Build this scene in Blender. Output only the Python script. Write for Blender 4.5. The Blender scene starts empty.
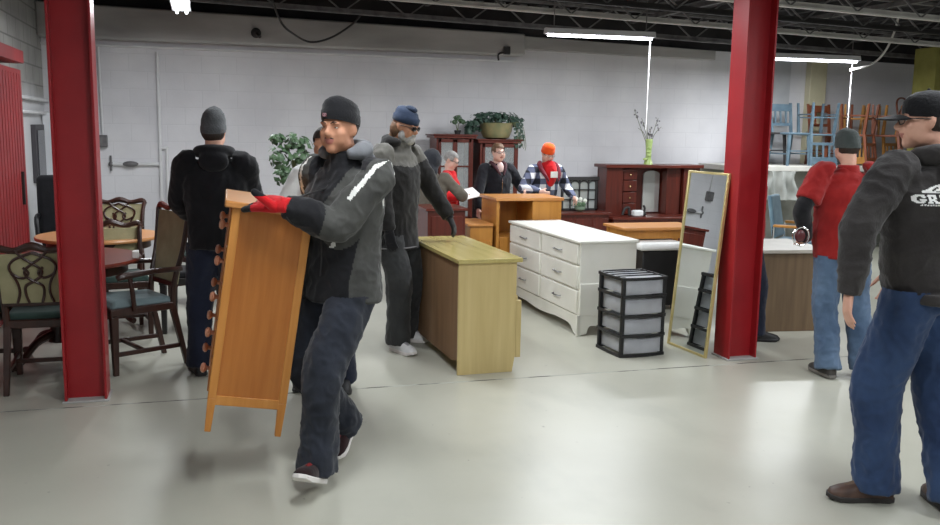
import bpy, bmesh, math, random
from mathutils import Vector as V, Matrix, Quaternion, noise
from mathutils.bvhtree import BVHTree
R = math.radians
random.seed(7)
col = bpy.context.scene.collection

# ------------------------------------------------------------------ camera
F, H, PITCH, YAW, ROLL = 900.0, 1.66, R(8.5), R(16.5), R(0.95)
fw = V((math.sin(YAW)*math.cos(PITCH), math.cos(YAW)*math.cos(PITCH), -math.sin(PITCH)))
r0 = V((math.cos(YAW), -math.sin(YAW), 0)); u0 = r0.cross(fw)
rt = r0*math.cos(ROLL) + u0*math.sin(ROLL); up = -r0*math.sin(ROLL) + u0*math.cos(ROLL)
EYE = V((0, 0, H))
cd = bpy.data.cameras.new('camera'); cam = bpy.data.objects.new('camera', cd); col.objects.link(cam)
cd.sensor_width = 36; cd.lens = F/940*36; cd.clip_start = .05; cd.clip_end = 100
m = Matrix((rt, up, -fw)).transposed().to_4x4(); m.translation = EYE; cam.matrix_world = m
bpy.context.scene.camera = cam
def fl(u, v, z=0.0):
    d = fw*F + rt*(u-470) - up*(v-262.5); return EYE + d*((z-H)/d.z)
def onY(u, v, Y):
    d = fw*F + rt*(u-470) - up*(v-262.5); return EYE + d*(Y/d.y)

# ------------------------------------------------------------------ materials
def lin(c):
    return tuple(((x/255)/12.92 if x/255 <= .04045 else ((x/255+.055)/1.055)**2.4) for x in c)
MC = {}
def mat(name, c1, c2=None, rough=.6, metal=0, scale=6, stretch=(1,1,1), bump=0, bscale=60, bstretch=(1,1,1), emit=0, trans=0, spec=.5, detail=4, contrast=.35, alpha=1, sheen=0, coat=0):
    if name in MC: return MC[name]
    m = bpy.data.materials.new(name); m.use_nodes = True
    nt = m.node_tree; b = nt.nodes['Principled BSDF']; L = nt.links.new
    b.inputs['Roughness'].default_value = rough; b.inputs['Metallic'].default_value = metal
    b.inputs['Specular IOR Level'].default_value = spec
    if sheen: b.inputs['Sheen Weight'].default_value = sheen
    if coat: b.inputs['Coat Weight'].default_value = coat; b.inputs['Coat Roughness'].default_value = .15
    if trans: b.inputs['Transmission Weight'].default_value = trans
    if alpha < 1: b.inputs['Alpha'].default_value = alpha
    a = (*lin(c1), 1); bb = (*lin(c2 or c1), 1)
    tc = nt.nodes.new('ShaderNodeTexCoord')
    mp = nt.nodes.new('ShaderNodeMapping'); mp.inputs['Scale'].default_value = stretch; L(tc.outputs['Object'], mp.inputs[0])
    n = nt.nodes.new('ShaderNodeTexNoise'); n.inputs['Scale'].default_value = scale; n.inputs['Detail'].default_value = detail; L(mp.outputs[0], n.inputs[0])
    cr = nt.nodes.new('ShaderNodeValToRGB'); cr.color_ramp.elements[0].position = .5-contrast/2; cr.color_ramp.elements[1].position = .5+contrast/2
    cr.color_ramp.elements[0].color = a; cr.color_ramp.elements[1].color = bb; L(n.outputs['Fac'], cr.inputs[0]); L(cr.outputs[0], b.inputs['Base Color'])
    if bump:
        mp2 = nt.nodes.new('ShaderNodeMapping'); mp2.inputs['Scale'].default_value = bstretch; L(tc.outputs['Object'], mp2.inputs[0])
        n2 = nt.nodes.new('ShaderNodeTexNoise'); n2.inputs['Scale'].default_value = bscale; n2.inputs['Detail'].default_value = 3; L(mp2.outputs[0], n2.inputs[0])
        bp = nt.nodes.new('ShaderNodeBump'); bp.inputs['Strength'].default_value = bump; bp.inputs['Distance'].default_value = .01; L(n2.outputs['Fac'], bp.inputs['Height']); L(bp.outputs[0], b.inputs['Normal'])
    if emit:
        b.inputs['Emission Color'].default_value = (*lin(c1), 1); b.inputs['Emission Strength'].default_value = emit
    MC[name] = m; return m
def wood(name, c1, c2, axis='z', rough=.4, s=5):
    st = {'x': (.12,1.6,1.6), 'y': (1.6,.12,1.6), 'z': (1.6,1.6,.12)}[axis]
    return mat(name, c1, c2, rough=rough, scale=s*4, stretch=st, detail=5, contrast=.5, bump=.05, bscale=60, bstretch=st)
def fabric(name, c1, c2=None, bump=.25, bscale=45, rough=.9, scale=9):
    return mat(name, c1, c2 or c1, rough=rough, scale=scale, bump=bump, bscale=bscale, spec=.2, sheen=.15)

# ------------------------------------------------------------------ mesh kit
class B:
    def __init__(s): s.bm = bmesh.new(); s.mi = 0
    def _f(s, vs):
        try:
            f = s.bm.faces.new(vs); f.material_index = s.mi; return f
        except ValueError: return None
    def hexa(s, p):      # 8 points: bottom 4 ccw, top 4 ccw
        v = [s.bm.verts.new(q) for q in p]
        for ix in ((3,2,1,0),(4,5,6,7),(0,1,5,4),(1,2,6,5),(2,3,7,6),(3,0,4,7)): s._f([v[i] for i in ix])
        return s
    def box(s, x0, x1, y0, y1, z0, z1, M=None):
        p = [V(q) for q in ((x0,y0,z0),(x1,y0,z0),(x1,y1,z0),(x0,y1,z0),(x0,y0,z1),(x1,y0,z1),(x1,y1,z1),(x0,y1,z1))]
        if M: p = [M @ q for q in p]
        return s.hexa(p)
    def bar(s, a, b, w, h=None, upv=(0,0,1)):   # square bar from a to b
        a, b = V(a), V(b); h = h or w; d = (b-a).normalized(); U = V(upv)
        if abs(d.dot(U)) > .95: U = V((0,1,0))
        x = d.cross(U).normalized()*w/2; y = x.cross(d).normalized()*h/2
        return s.hexa([a-x-y, a+x-y, a+x+y, a-x+y, b-x-y, b+x-y, b+x+y, b-x+y])
    def taper(s, a, b, w0, w1, h0=None, h1=None):
        a, b = V(a), V(b); h0 = h0 or w0; h1 = h1 or w1
        return s.hexa([a+V((-w0/2,-h0/2,0)), a+V((w0/2,-h0/2,0)), a+V((w0/2,h0/2,0)), a+V((-w0/2,h0/2,0)),
                       b+V((-w1/2,-h1/2,0)), b+V((w1/2,-h1/2,0)), b+V((w1/2,h1/2,0)), b+V((-w1/2,h1/2,0))])
    def rings(s, rs, cap=True, closed=False):
        vv = [[s.bm.verts.new(q) for q in r] for r in rs]; n = len(vv[0])
        for i in range(len(vv)-1):
            for j in range(n): s._f([vv[i][j], vv[i][(j+1) % n], vv[i+1][(j+1) % n], vv[i+1][j]])
        if cap: s._f(vv[0][::-1]); s._f(vv[-1])
        return s
    def tube(s, pts, rad, n=12, sub=4, ref=None, smooth=True):   # rad: number or list of r or (rx, ry)
        pts = [V(p) for p in pts]
        if not isinstance(rad, (list, tuple)): rad = [rad]*len(pts)
        rad = [(r, r) if not isinstance(r, tuple) else r for r in rad]
        P, Q = [], []
        if smooth and len(pts) > 2:
            for i in range(len(pts)-1):
                p0 = pts[max(i-1,0)]; p1 = pts[i]; p2 = pts[i+1]; p3 = pts[min(i+2, len(pts)-1)]
                for k in range(sub):
                    t = k/sub
                    P.append(.5*((2*p1)+(-p0+p2)*t+(2*p0-5*p1+4*p2-p3)*t*t+(-p0+3*p1-3*p2+p3)*t*t*t))
                    tt = t*t*(3-2*t); Q.append((rad[i][0]*(1-tt)+rad[i+1][0]*tt, rad[i][1]*(1-tt)+rad[i+1][1]*tt))
            P.append(pts[-1]); Q.append(rad[-1])
        else: P, Q = pts, rad
        rs = []; x = None
        for i, p in enumerate(P):
            d = (P[min(i+1, len(P)-1)]-P[max(i-1,0)]).normalized()
            if ref is not None: x = V(ref) - d*V(ref).dot(d); x.normalize()
            elif x is None:
                x = d.orthogonal().normalized()
            else: x = (x - d*x.dot(d)).normalized()
            y = d.cross(x)
            rs.append([p + x*Q[i][0]*math.cos(2*math.pi*k/n) + y*Q[i][1]*math.sin(2*math.pi*k/n) for k in range(n)])
        return s.rings(rs)
    def ell(s, c, r, M=None, n=16):
        if not isinstance(r, (tuple, list)): r = (r, r, r)
        rs = []; h = n//2
        c = V(c); top = []
        for i in range(1, h):
            a = math.pi*i/h
            rg = [V((r[0]*math.sin(a)*math.cos(2*math.pi*k/n), r[1]*math.sin(a)*math.sin(2*math.pi*k/n), -r[2]*math.cos(a))) for k in range(n)]
            rs.append([c + (M @ q if M else q) for q in rg])
        vv = [[s.bm.verts.new(q) for q in rg] for rg in rs]
        for i in range(len(vv)-1):
            for j in range(n): s._f([vv[i][j], vv[i][(j+1) % n], vv[i+1][(j+1) % n], vv[i+1][j]])
        for q, rg, fl_ in ((V((0,0,-r[2])), vv[0], 1), (V((0,0,r[2])), vv[-1], 0)):
            w = s.bm.verts.new(c + (M @ q if M else q))
            for j in range(n):
                s._f([w, rg[(j+1) % n], rg[j]] if fl_ else [w, rg[j], rg[(j+1) % n]])
        return s
    def lathe(s, prof, n=24, c=(0,0,0), cap=True):
        c = V(c)
        return s.rings([[c + V((r*math.cos(2*math.pi*k/n), r*math.sin(2*math.pi*k/n), z)) for k in range(n)] for r, z in prof], cap)
    def prism(s, poly, a, b, axis='y'):   # poly in the plane across axis
        f = {'y': lambda p, t: V((p[0], t, p[1])), 'x': lambda p, t: V((t, p[0], p[1])), 'z': lambda p, t: V((p[0], p[1], t))}[axis]
        v0 = [s.bm.verts.new(f(p, a)) for p in poly]; v1 = [s.bm.verts.new(f(p, b)) for p in poly]
        n = len(poly); s._f(v0[::-1]); s._f(v1)
        for i in range(n): s._f([v0[i], v0[(i+1) % n], v1[(i+1) % n], v1[i]])
        return s
    def mesh(s, name):
        bmesh.ops.recalc_face_normals(s.bm, faces=s.bm.faces)
        me = bpy.data.meshes.new(name); s.bm.to_mesh(me); s.bm.free(); return me
    def build(s, name, mats, parent=None, bev=0, smooth=True, ang=35, seg=2):
        me = s.mesh(name); o = bpy.data.objects.new(name, me); col.objects.link(o)
        for mm in (mats if isinstance(mats, (list, tuple)) else [mats]): me.materials.append(mm)
        if parent: o.parent = parent
        if bev:
            md = o.modifiers.new('bevel', 'BEVEL'); md.width = bev; md.segments = seg; md.limit_method = 'ANGLE'; md.angle_limit = R(40)
        if smooth:
            me.shade_smooth(); me.set_sharp_from_angle(angle=R(ang)) if hasattr(me, 'set_sharp_from_angle') else None
        return o
    def blend(s, name, mats, parent=None, vox=.01, it=4, fac=.5, fn=None, wr=0, wf=(9,9,4), seed=0, cut=None):
        """merge all the shapes into ONE continuous skin"""
        me = s.mesh(name+'_src'); o = bpy.data.objects.new(name, me); col.objects.link(o)
        md = o.modifiers.new('r', 'REMESH'); md.mode = 'VOXEL'; md.voxel_size = vox; md.use_smooth_shade = True
        if it: sm = o.modifiers.new('s', 'SMOOTH'); sm.iterations = it; sm.factor = fac
        dg = bpy.context.evaluated_depsgraph_get(); dg.update()
        m2 = bpy.data.meshes.new_from_object(o.evaluated_get(dg)); o.modifiers.clear(); o.data = m2; m2.name = name
        bpy.data.meshes.remove(me)
        m2.materials.clear()
        for mm in (mats if isinstance(mats, (list, tuple)) else [mats]): m2.materials.append(mm)
        if wr:
            cs = []
            for v in m2.vertices:
                p = v.co; q = V((p.x*wf[0]+seed, p.y*wf[1], p.z*wf[2]))
                w = noise.noise(q) + .5*noise.noise(q*2.1)
                q2 = V((p.x*wf[0]*1.7+seed+p.z*9, p.y*wf[1]*1.7, p.z*wf[2]*2.6-p.x*7))
                rdg = 1-abs(noise.noise(q2))*2.6
                cs.append(p + v.normal*wr*(w*.9 + max(0, rdg)*.55))
            for v, c in zip(m2.vertices, cs): v.co = c
        if cut:
            bm = bmesh.new(); bm.from_mesh(m2)
            dead = [v for v in bm.verts if cut(v.co)]; bmesh.ops.delete(bm, geom=dead, context='VERTS'); bm.to_mesh(m2); bm.free()
        if fn:
            for p in m2.polygons: p.material_index = fn(p.center, p.normal)
        m2.shade_smooth()
        if parent: o.parent = parent
        return o
def tag(o, label=None, cat=None, group=None, kind=None):
    if label: o['label'] = label
    if cat: o['category'] = cat
    if group: o['group'] = group
    if kind: o['kind'] = kind
    return o
def thing(name, loc, rz, label, cat, group=None):
    o = bpy.data.objects.new(name, None); col.objects.link(o); o.empty_display_size = .1
    o.location = loc; o.rotation_euler = (0, 0, rz); return tag(o, label, cat, group)
def struct(b, name, mats, **k): return tag(b.build(name, mats, **k), kind='structure')
def copy_tree(o, parent=None):
    c = o.copy(); col.objects.link(c); c.parent = parent
    for ch in list(o.children): copy_tree(ch, c)
    return c
LPOW = 34; MTILT = 5; MANG = 94.6; CHP = onY(203, 432, 4.12); CHT = 8.5; CHR = -1.5; EXPO = 0.32
# ------------------------------------------------------------------ the room
X0, X1, YN, YF = -1.75, 13.0, -6.0, 11.5
def roof(x): return 3.0 - .027*x
def block_mat(name, c1, c2, mortar, depth, along='x', paint=None, ms=.012):
    m = bpy.data.materials.new(name); m.use_nodes = True; nt = m.node_tree; b = nt.nodes['Principled BSDF']; L = nt.links.new
    b.inputs['Roughness'].default_value = .75
    tc = nt.nodes.new('ShaderNodeTexCoord'); sp = nt.nodes.new('ShaderNodeSeparateXYZ'); cb = nt.nodes.new('ShaderNodeCombineXYZ')
    L(tc.outputs['Object'], sp.inputs[0]); L(sp.outputs['X' if along == 'x' else 'Y'], cb.inputs[0]); L(sp.outputs['Z'], cb.inputs[1])
    br = nt.nodes.new('ShaderNodeTexBrick'); br.inputs['Scale'].default_value = 1; br.inputs['Brick Width'].default_value = .41; br.inputs['Row Height'].default_value = .205
    br.inputs['Mortar Size'].default_value = ms; br.inputs['Mortar Smooth'].default_value = .6
    L(cb.outputs[0], br.inputs['Vector'])
    n = nt.nodes.new('ShaderNodeTexNoise'); n.inputs['Scale'].default_value = 1.4; n.inputs['Detail'].default_value = 6; L(tc.outputs['Object'], n.inputs[0])
    cr = nt.nodes.new('ShaderNodeValToRGB'); cr.color_ramp.elements[0].position = .35; cr.color_ramp.elements[1].position = .65
    cr.color_ramp.elements[0].color = (*lin(c1), 1); cr.color_ramp.elements[1].color = (*lin(c2), 1); L(n.outputs['Fac'], cr.inputs[0])
    mx = nt.nodes.new('ShaderNodeMixRGB'); mx.inputs[2].default_value = (*lin(mortar), 1); L(cr.outputs[0], mx.inputs[1])
    ml = nt.nodes.new('ShaderNodeMath'); ml.operation = 'MULTIPLY'; ml.inputs[1].default_value = depth; L(br.outputs['Fac'], ml.inputs[0]); L(ml.outputs[0], mx.inputs[0])
    out = mx.outputs[0]
    if paint:      # painted up to a height, bare block above
        cr2 = nt.nodes.new('ShaderNodeMapRange'); cr2.inputs['From Min'].default_value = paint[1]-.12; cr2.inputs['From Max'].default_value = paint[1]+.12
        ad = nt.nodes.new('ShaderNodeMath'); ad.operation = 'MULTIPLY_ADD'; ad.inputs[1].default_value = .5; L(n.outputs['Fac'], ad.inputs[0]); L(sp.outputs['Z'], ad.inputs[2]); 
        L(ad.outputs[0], cr2.inputs['Value'])
        m3 = nt.nodes.new('ShaderNodeMixRGB'); m3.inputs[1].default_value = (*lin(paint[0]), 1); L(cr2.outputs[0], m3.inputs[0]); L(out, m3.inputs[2]); out = m3.outputs[0]
    L(out, b.inputs['Base Color'])
    n2 = nt.nodes.new('ShaderNodeTexNoise'); n2.inputs['Scale'].default_value = 40; L(tc.outputs['Object'], n2.inputs[0])
    sb = nt.nodes.new('ShaderNodeMath'); sb.operation = 'MULTIPLY_ADD'; sb.inputs[1].default_value = -1.2; L(br.outputs['Fac'], sb.inputs[0]); L(n2.outputs['Fac'], sb.inputs[2])
    bp = nt.nodes.new('ShaderNodeBump'); bp.inputs['Strength'].default_value = .2; bp.inputs['Distance'].default_value = .004; L(sb.outputs[0], bp.inputs['Height']); L(bp.outputs[0], b.inputs['Normal'])
    return m
def floor_mat():
    m = bpy.data.materials.new('painted_concrete'); m.use_nodes = True; nt = m.node_tree; b = nt.nodes['Principled BSDF']; L = nt.links.new
    tc = nt.nodes.new('ShaderNodeTexCoord')
    def nz(s, d=5, st=(1,1,1)):
        mp = nt.nodes.new('ShaderNodeMapping'); mp.inputs['Scale'].default_value = st; L(tc.outputs['Object'], mp.inputs[0])
        n = nt.nodes.new('ShaderNodeTexNoise'); n.inputs['Scale'].default_value = s; n.inputs['Detail'].default_value = d; L(mp.outputs[0], n.inputs[0]); return n.outputs['Fac']
    def ramp(f, p0, p1, a, c):
        cr = nt.nodes.new('ShaderNodeValToRGB'); cr.color_ramp.elements[0].position = p0; cr.color_ramp.elements[1].position = p1
        cr.color_ramp.elements[0].color = (*a, 1); cr.color_ramp.elements[1].color = (*c, 1); L(f, cr.inputs[0]); return cr.outputs[0]
    base = ramp(nz(.7, 6), .35, .65, lin((168,167,154)), lin((184,183,170)))
    dirt = ramp(nz(2.2, 8, (1,.5,1)), .56, .72, (0,0,0), (1,1,1))
    mx = nt.nodes.new('ShaderNodeMixRGB'); mx.inputs[2].default_value = (*lin((150,152,142)), 1); L(base, mx.inputs[1])
    ml = nt.nodes.new('ShaderNodeMath'); ml.operation = 'MULTIPLY'; ml.inputs[1].default_value = .35; L(dirt, ml.inputs[0]); L(ml.outputs[0], mx.inputs[0])
    spk = ramp(nz(22, 2), .74, .78, (0,0,0), (1,1,1))
    m2 = nt.nodes.new('ShaderNodeMixRGB'); m2.inputs[2].default_value = (*lin((95,92,85)), 1); L(mx.outputs[0], m2.inputs[1])
    ml2 = nt.nodes.new('ShaderNodeMath'); ml2.operation = 'MULTIPLY'; ml2.inputs[1].default_value = .5; L(spk, ml2.inputs[0]); L(ml2.outputs[0], m2.inputs[0])
    L(m2.outputs[0], b.inputs['Base Color'])
    rr = nt.nodes.new('ShaderNodeMapRange'); rr.inputs['To Min'].default_value = .22; rr.inputs['To Max'].default_value = .42; L(nz(1.3, 4), rr.inputs['Value']); L(rr.outputs[0], b.inputs['Roughness'])
    bp = nt.nodes.new('ShaderNodeBump'); bp.inputs['Strength'].default_value = .12; bp.inputs['Distance'].default_value = .02; L(nz(2.5, 3), bp.inputs['Height']); L(bp.outputs[0], b.inputs['Normal'])
    return m
M_wall = block_mat('white_painted_block', (204,203,207), (220,219,222), (192,192,196), .22, 'x', ms=.008)
M_left = block_mat('bare_grey_block', (132,131,128), (160,159,155), (108,107,104), .8, 'y', paint=((205,206,208), 2.25))
M_plain = block_mat('white_room_block', (190,190,188), (204,204,200), (176,176,172), .5, 'y')
M_soff = mat('dusty_plaster', (150,148,146), (184,182,180), rough=.85, scale=1.6, stretch=(.5,1,2), detail=6, contrast=.4, bump=.1, bscale=20)
M_deck = mat('dark_roof_deck', (30,29,32), (52,50,52), rough=.9, scale=3, bump=.2, bscale=15)
M_steel = mat('grimy_grey_steel', (92,90,92), (128,126,126), rough=.55, metal=.3, scale=8)
M_pale = mat('pale_painted_pipe', (196,194,190), (214,212,208), rough=.5, scale=5)
M_trimw = mat('white_trim_paint', (205,205,206), (216,216,217), rough=.5, scale=4)
M_red = mat('red_enamel', (146,22,30), (160,28,35), rough=.38, scale=3, detail=5, contrast=.3, bump=.05, bscale=12)
M_redg = mat('red_door_paint', (128,26,30), (142,32,35), rough=.45, scale=4)
M_blk = mat('black_plastic', (20,20,22), (26,26,28), rough=.45)
M_dark = mat('dark_iron', (34,32,33), (48,46,46), rough=.6)

b = B(); b.box(X0, X1, YN, YF, -.15, 0); struct(b, 'floor', floor_mat(), smooth=False)
b = B(); b.box(X0-.15, X1+.15, YF, YF+.2, -.15, 3.6); struct(b, 'wall_back', M_wall, smooth=False)
b = B(); b.box(X0-.2, X0, YN, YF, -.15, 3.6); struct(b, 'wall_left', M_left, smooth=False)
b = B(); b.box(X1, X1+.2, YN, YF, -.15, 3.6); struct(b, 'wall_right', M_plain, smooth=False)
b = B(); b.box(X0-.2, X1+.2, YN-.2, YN, -.15, 3.6); struct(b, 'wall_front', M_plain, smooth=False)
# ribbed roof deck: ribs run from front to back, the whole roof falls to the right
b = B(); poly = []; x = X0-.1
while x < X1:
    z = roof(x)+.34
    poly += [(x, z), (x+.10, z), (x+.12, z+.04), (x+.28, z+.04), (x+.30, z)]
    x += .30
poly += [(X1+.1, 3.7), (X0-.1, 3.7)]
b.prism(poly, YN, YF, 'y'); struct(b, 'ceiling', M_deck, smooth=False)
# concrete joint across the floor
M_joint = mat('dark_joint_sealant', (64,62,58), (176,177,170), rough=.7, scale=5, detail=5, contrast=.12)
b = B(); b.box(X0, X1, 5.535, 5.545, -.01, .0015); struct(b, 'trim_1', M_joint, smooth=False)
# trim strip, bulkhead and dark ledger on the back wall
b = B(); b.box(X0, 4.0, YF-.05, YF, 2.525, 2.55); struct(b, 'trim_2', M_trimw, bev=.004)
b = B(); b.hexa([V(q) for q in ((X0,YF-.28,2.60),(4.02,YF-.28,2.60),(4.02,YF,2.60),(X0,YF,2.60),(X0,YF-.28,roof(X0)-.07),(4.02,YF-.28,roof(4.02)-.02),(4.02,YF,roof(4.02)-.02),(X0,YF,roof(X0)-.07))])
struct(b, 'trim_3', M_soff, bev=.02)
b = B(); b.hexa([V(q) for q in ((4.02,YF-.12,roof(4)-.2),(6.9,YF-.12,roof(6.9)-.16),(6.9,YF,roof(6.9)-.16),(4.02,YF,roof(4)-.2),(4.02,YF-.12,roof(4)-.03),(6.9,YF-.12,roof(6.9)-.03),(6.9,YF,roof(6.9)-.03),(4.02,YF,roof(4)-.03))])
struct(b, 'trim_4', M_soff, bev=.01)
b = B(); b.hexa([V(q) for q in ((X0,YF-.06,roof(X0)-.08),(X1,YF-.06,roof(X1)+.02),(X1,YF,roof(X1)+.02),(X0,YF,roof(X0)-.08),(X0,YF-.06,roof(X0)+.36),(X1,YF-.06,roof(X1)+.36),(X1,YF,roof(X1)+.36),(X0,YF,roof(X0)+.36))])
struct(b, 'trim_5', M_deck, smooth=False)

# open-web roof joists
def joist(Y, m_, label, zoff=0, xa=X0, xb=X1):
    t = thing('roof_joist', (0, Y, 0), 0, label, 'steel joist', 'roof joists')
    def P(x, dz): return V((x, 0, roof(x)+dz+zoff))
    b = B(); b.bar(P(xa,0), P(xb,0), .05, .022); b.bar(P(xa,.03), P(xb,.03), .008, .04); b.build('bottom_chord', m_, t)
    b = B(); b.bar(P(xa,.31), P(xb,.31), .07, .03); b.build('top_chord', M_steel, t)
    b = B(); x = xa+.3; k = 0
    while x < xb-.5:
        b.bar(P(x, .01), P(x+.38, .30), .016); b.bar(P(x+.38, .30), P(x+.76, .01), .016); x += .76
    b.build('web', M_steel, t)
    return t
joist(7.62, M_pale, 'open-web roof joist with a pale bottom chord, nearest to the camera')
joist(9.36, M_pale, 'open-web roof joist with pale bottom chord just in front of the lit tube lamp')
joist(10.72, M_steel, 'dull grey open-web roof joist closest to the back wall')
joist(8.45, M_dark, 'dark iron roof joist between the two pale-chorded joists')
# cross bridging bars between joists
for i, (x, lab) in enumerate(((1.3,'grey bridging bar under the roof left of the bulkhead middle'),(2.75,'grey bridging bar under the roof above the ivy pot'),(5.6,'grey bridging bar under the roof left of the right red column'),(7.3,'grey bridging bar under the roof right of the right red column'),(9.2,'grey bridging bar under the roof at the far right'))):
    b = B(); b.bar((x, 7.3, roof(x)+.27), (x, 11.4, roof(x)+.27), .05); tag(b.build('bridging_bar', M_steel), lab, 'steel bar', 'bridging bars under the roof')
# crooked cable hanging under the roof, left
def cable(name, pts, r, m_, label, cat='cable'):
    b = B(); b.tube(pts, r, n=8, sub=6); return tag(b.build(name, m_), label, cat)
cable('ceiling_cable', [onY(272,0,10.2), onY(281,22,10.4), onY(292,33,10.6), onY(310,42,11.1), onY(330,38,11.1), onY(350,26,11.0), onY(360,16,10.9)], .012, M_dark, 'dark sagging cable in front of the bulkhead, upper left')
cable('white_cable', [onY(850,70,9.8), onY(872,64,9.8), onY(886,50,9.7), onY(895,30,9.6), onY(898,18,9.5)], .014, M_pale, 'white flex looping up from the right lamp to the roof')
# round hole/knot box on bulkhead
p = onY(256, 33, YF-.28)
b = B(); b.ell((p.x, YF-.29, p.z), (.06,.035,.06)); b.tube([(p.x,YF-.30,p.z),(p.x+.04,YF-.36,p.z-.05)], .02); tag(b.build('wall_fitting', M_dark), 'round dark fitting stuck on the bulkhead, upper left', 'fitting')
p = onY(507, 59, YF-.28)
b = B(); b.box(p.x-.05, p.x+.03, YF-.32, YF-.27, 2.60, 2.70); b.tube([(p.x-.12,YF-.3,2.52),(p.x-.12,YF-.3,2.60),(p.x-.02,YF-.3,2.63)], .012); tag(b.build('bracket', M_dark), 'small dark bracket at the right end of the bulkhead', 'bracket')

# conduits and boxes on the back wall
def pipe(name, pts, r, label, m_=M_trimw, smooth=False):
    b = B()
    for a, c in zip(pts, pts[1:]): b.tube([a, c], r, n=10)
    for q in pts[1:-1]: b.ell(q, r*1.25, n=10)
    return tag(b.build(name, m_), label, 'pipe')
yw = YF-.03
q = lambda u, v: onY(u, v, yw)
pipe('wall_pipe', [q(157,52), q(162,205)], .02, 'tall white vertical pipe on the back wall behind the man in black')
pipe('wall_pipe', [q(160,148), q(167,148), q(168,205)], .018, 'short white bent pipe right beside the tall wall pipe')
t = thing('gate_valve_pipe', (0,0,0), 0, 'white horizontal pipe with a valve joining the tall wall pipe', 'pipe')
a0, a1 = q(111,164), q(159,164); b = B(); b.tube([a0,a1], .022, n=10); b.build('pipe_run', M_trimw, t)
c = (a0+a1)/2+V((-.05,-.02,0)); b = B(); b.ell(c, (.09,.04,.035)); b.build('valve', M_steel, t)
b = B(); b.tube([a0+V((0,0,-.08)), a0+V((0,0,.1))], .012, n=8); b.ell(a0, .03, n=10); b.build('end_cap', M_steel, t)
t = thing('switch_box', (0,0,0), 0, 'grey electrical box hanging on a conduit beside the left red column', 'switch box')
c = q(103,141); b = B(); b.box(c.x-.05, c.x+.05, c.y-.05, c.y+.03, c.z-.07, c.z+.07); b.build('box', M_steel, t, bev=.008)
b = B(); b.tube([c+V((0,0,.06)), V((c.x-.01, c.y, 2.54))], .012, n=8); b.build('conduit', M_trimw, t)
# seams in the wall paint (vertical control joint) and pilaster behind the shelf
b = B(); a = onY(812,100,YF); b.box(a.x-.14, a.x+.14, YF-.12, YF, 0, roof(a.x)-.02); struct(b, 'trim_6', mat('cream_pilaster', (196,190,160), (206,200,172)), bev=.01)
b = B(); a = onY(773,100,YF); b.box(a.x-.25, a.x+.25, YF-.03, YF, 0, roof(a.x)-.05); struct(b, 'trim_7', mat('grey_panel', (176,178,182), (186,188,190)), bev=.004)

# left wall: red ribbed sliding door, dark cabinet, white panel, pipes
xw = X0
def onX(u, v, X):
    d = fw*F + rt*(u-470) - up*(v-262.5); return EYE + d*(X/d.x)
ye = onX(25, 150, xw+.15).y
t = thing('door_1', (xw, 0, 0), 0, 'red ribbed sliding metal door on the left wall', 'door'); t['kind'] = 'structure'
b = B(); b.box(.06, .15, ye-2.6, ye, .02, 2.12); 
yy = ye-2.5
while yy < ye-.03: b.box(.15, .155, yy, yy+.06, .06, 2.08); yy += .12
b.build('door_leaf', M_redg, t, bev=.004)
b = B(); b.box(.02, .24, ye-2.9, ye-.35, 2.16, 2.27); b.build('door_track', M_redg, t, bev=.006)
b = B(); b.bar((.16, ye-.25, .9), (.16, ye-.25, 1.2), .03); b.build('door_handle', M_dark, t)
for a in (96, 111):
    p0 = onX(18, a, xw+.06); p1 = onX(50, a+14, xw+.06)
    pipe('wall_pipe', [V((xw+.05,p0.y-.3,p0.z)), V((xw+.05,p1.y,p0.z))], .02, ('upper' if a == 96 else 'lower')+' white pipe along the left wall past the red door', M_trimw)
p0 = onX(31,150,xw); p1 = onX(41,150,xw)
yb = 10.55
t = thing('wall_cabinet', (xw, yb, 0), 0, 'dark narrow wall cabinet beyond the red door', 'cabinet')
b = B(); b.box(0, .05, 0, .55, 1.0, 1.62); b.build('frame', mat('dark_grey_frame', (70,68,72)), t, bev=.005)
b = B(); b.box(.05, .06, .06, .49, 1.06, 1.56); b.build('door', mat('dark_grey_glass', (52,52,58), rough=.2), t)
tag(B().box(xw+.02, xw+.32, 11.2, 11.26, 0, 1.75).build('white_board', mat('white_board', (232,234,238), rough=.4), bev=.004), 'tall white board standing against the far left corner', 'panel')

# ------------------------------------------------------------------ red H-section columns
def column(xc, label):
    t = thing('steel_column', (xc, 5.73, 0), 0, label, 'steel column', 'red steel columns')
    Hh = roof(xc)+.3; w, d, tf = .118, .10, .014
    b = B(); b.box(-w, -w+tf, -d, d, .012, Hh); b.build('flange', M_red, t, bev=.002)
    b = B(); b.box(w-tf, w, -d, d, .012, Hh); b.build('flange', M_red, t, bev=.002)
    b = B(); b.box(-w+tf, w-tf, -.03, -.018, .012, Hh); b.build('web', M_red, t)
    b = B(); b.box(-w-.012, w+.012, -d-.01, d+.01, 0, .012); b.build('base_plate', M_soff, t, bev=.002)
    return t
column(-.712, 'red painted steel H column, left one, in front of the round tables')
column(3.775, 'red painted steel H column, right one, with a mirror leaning on it')

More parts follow.
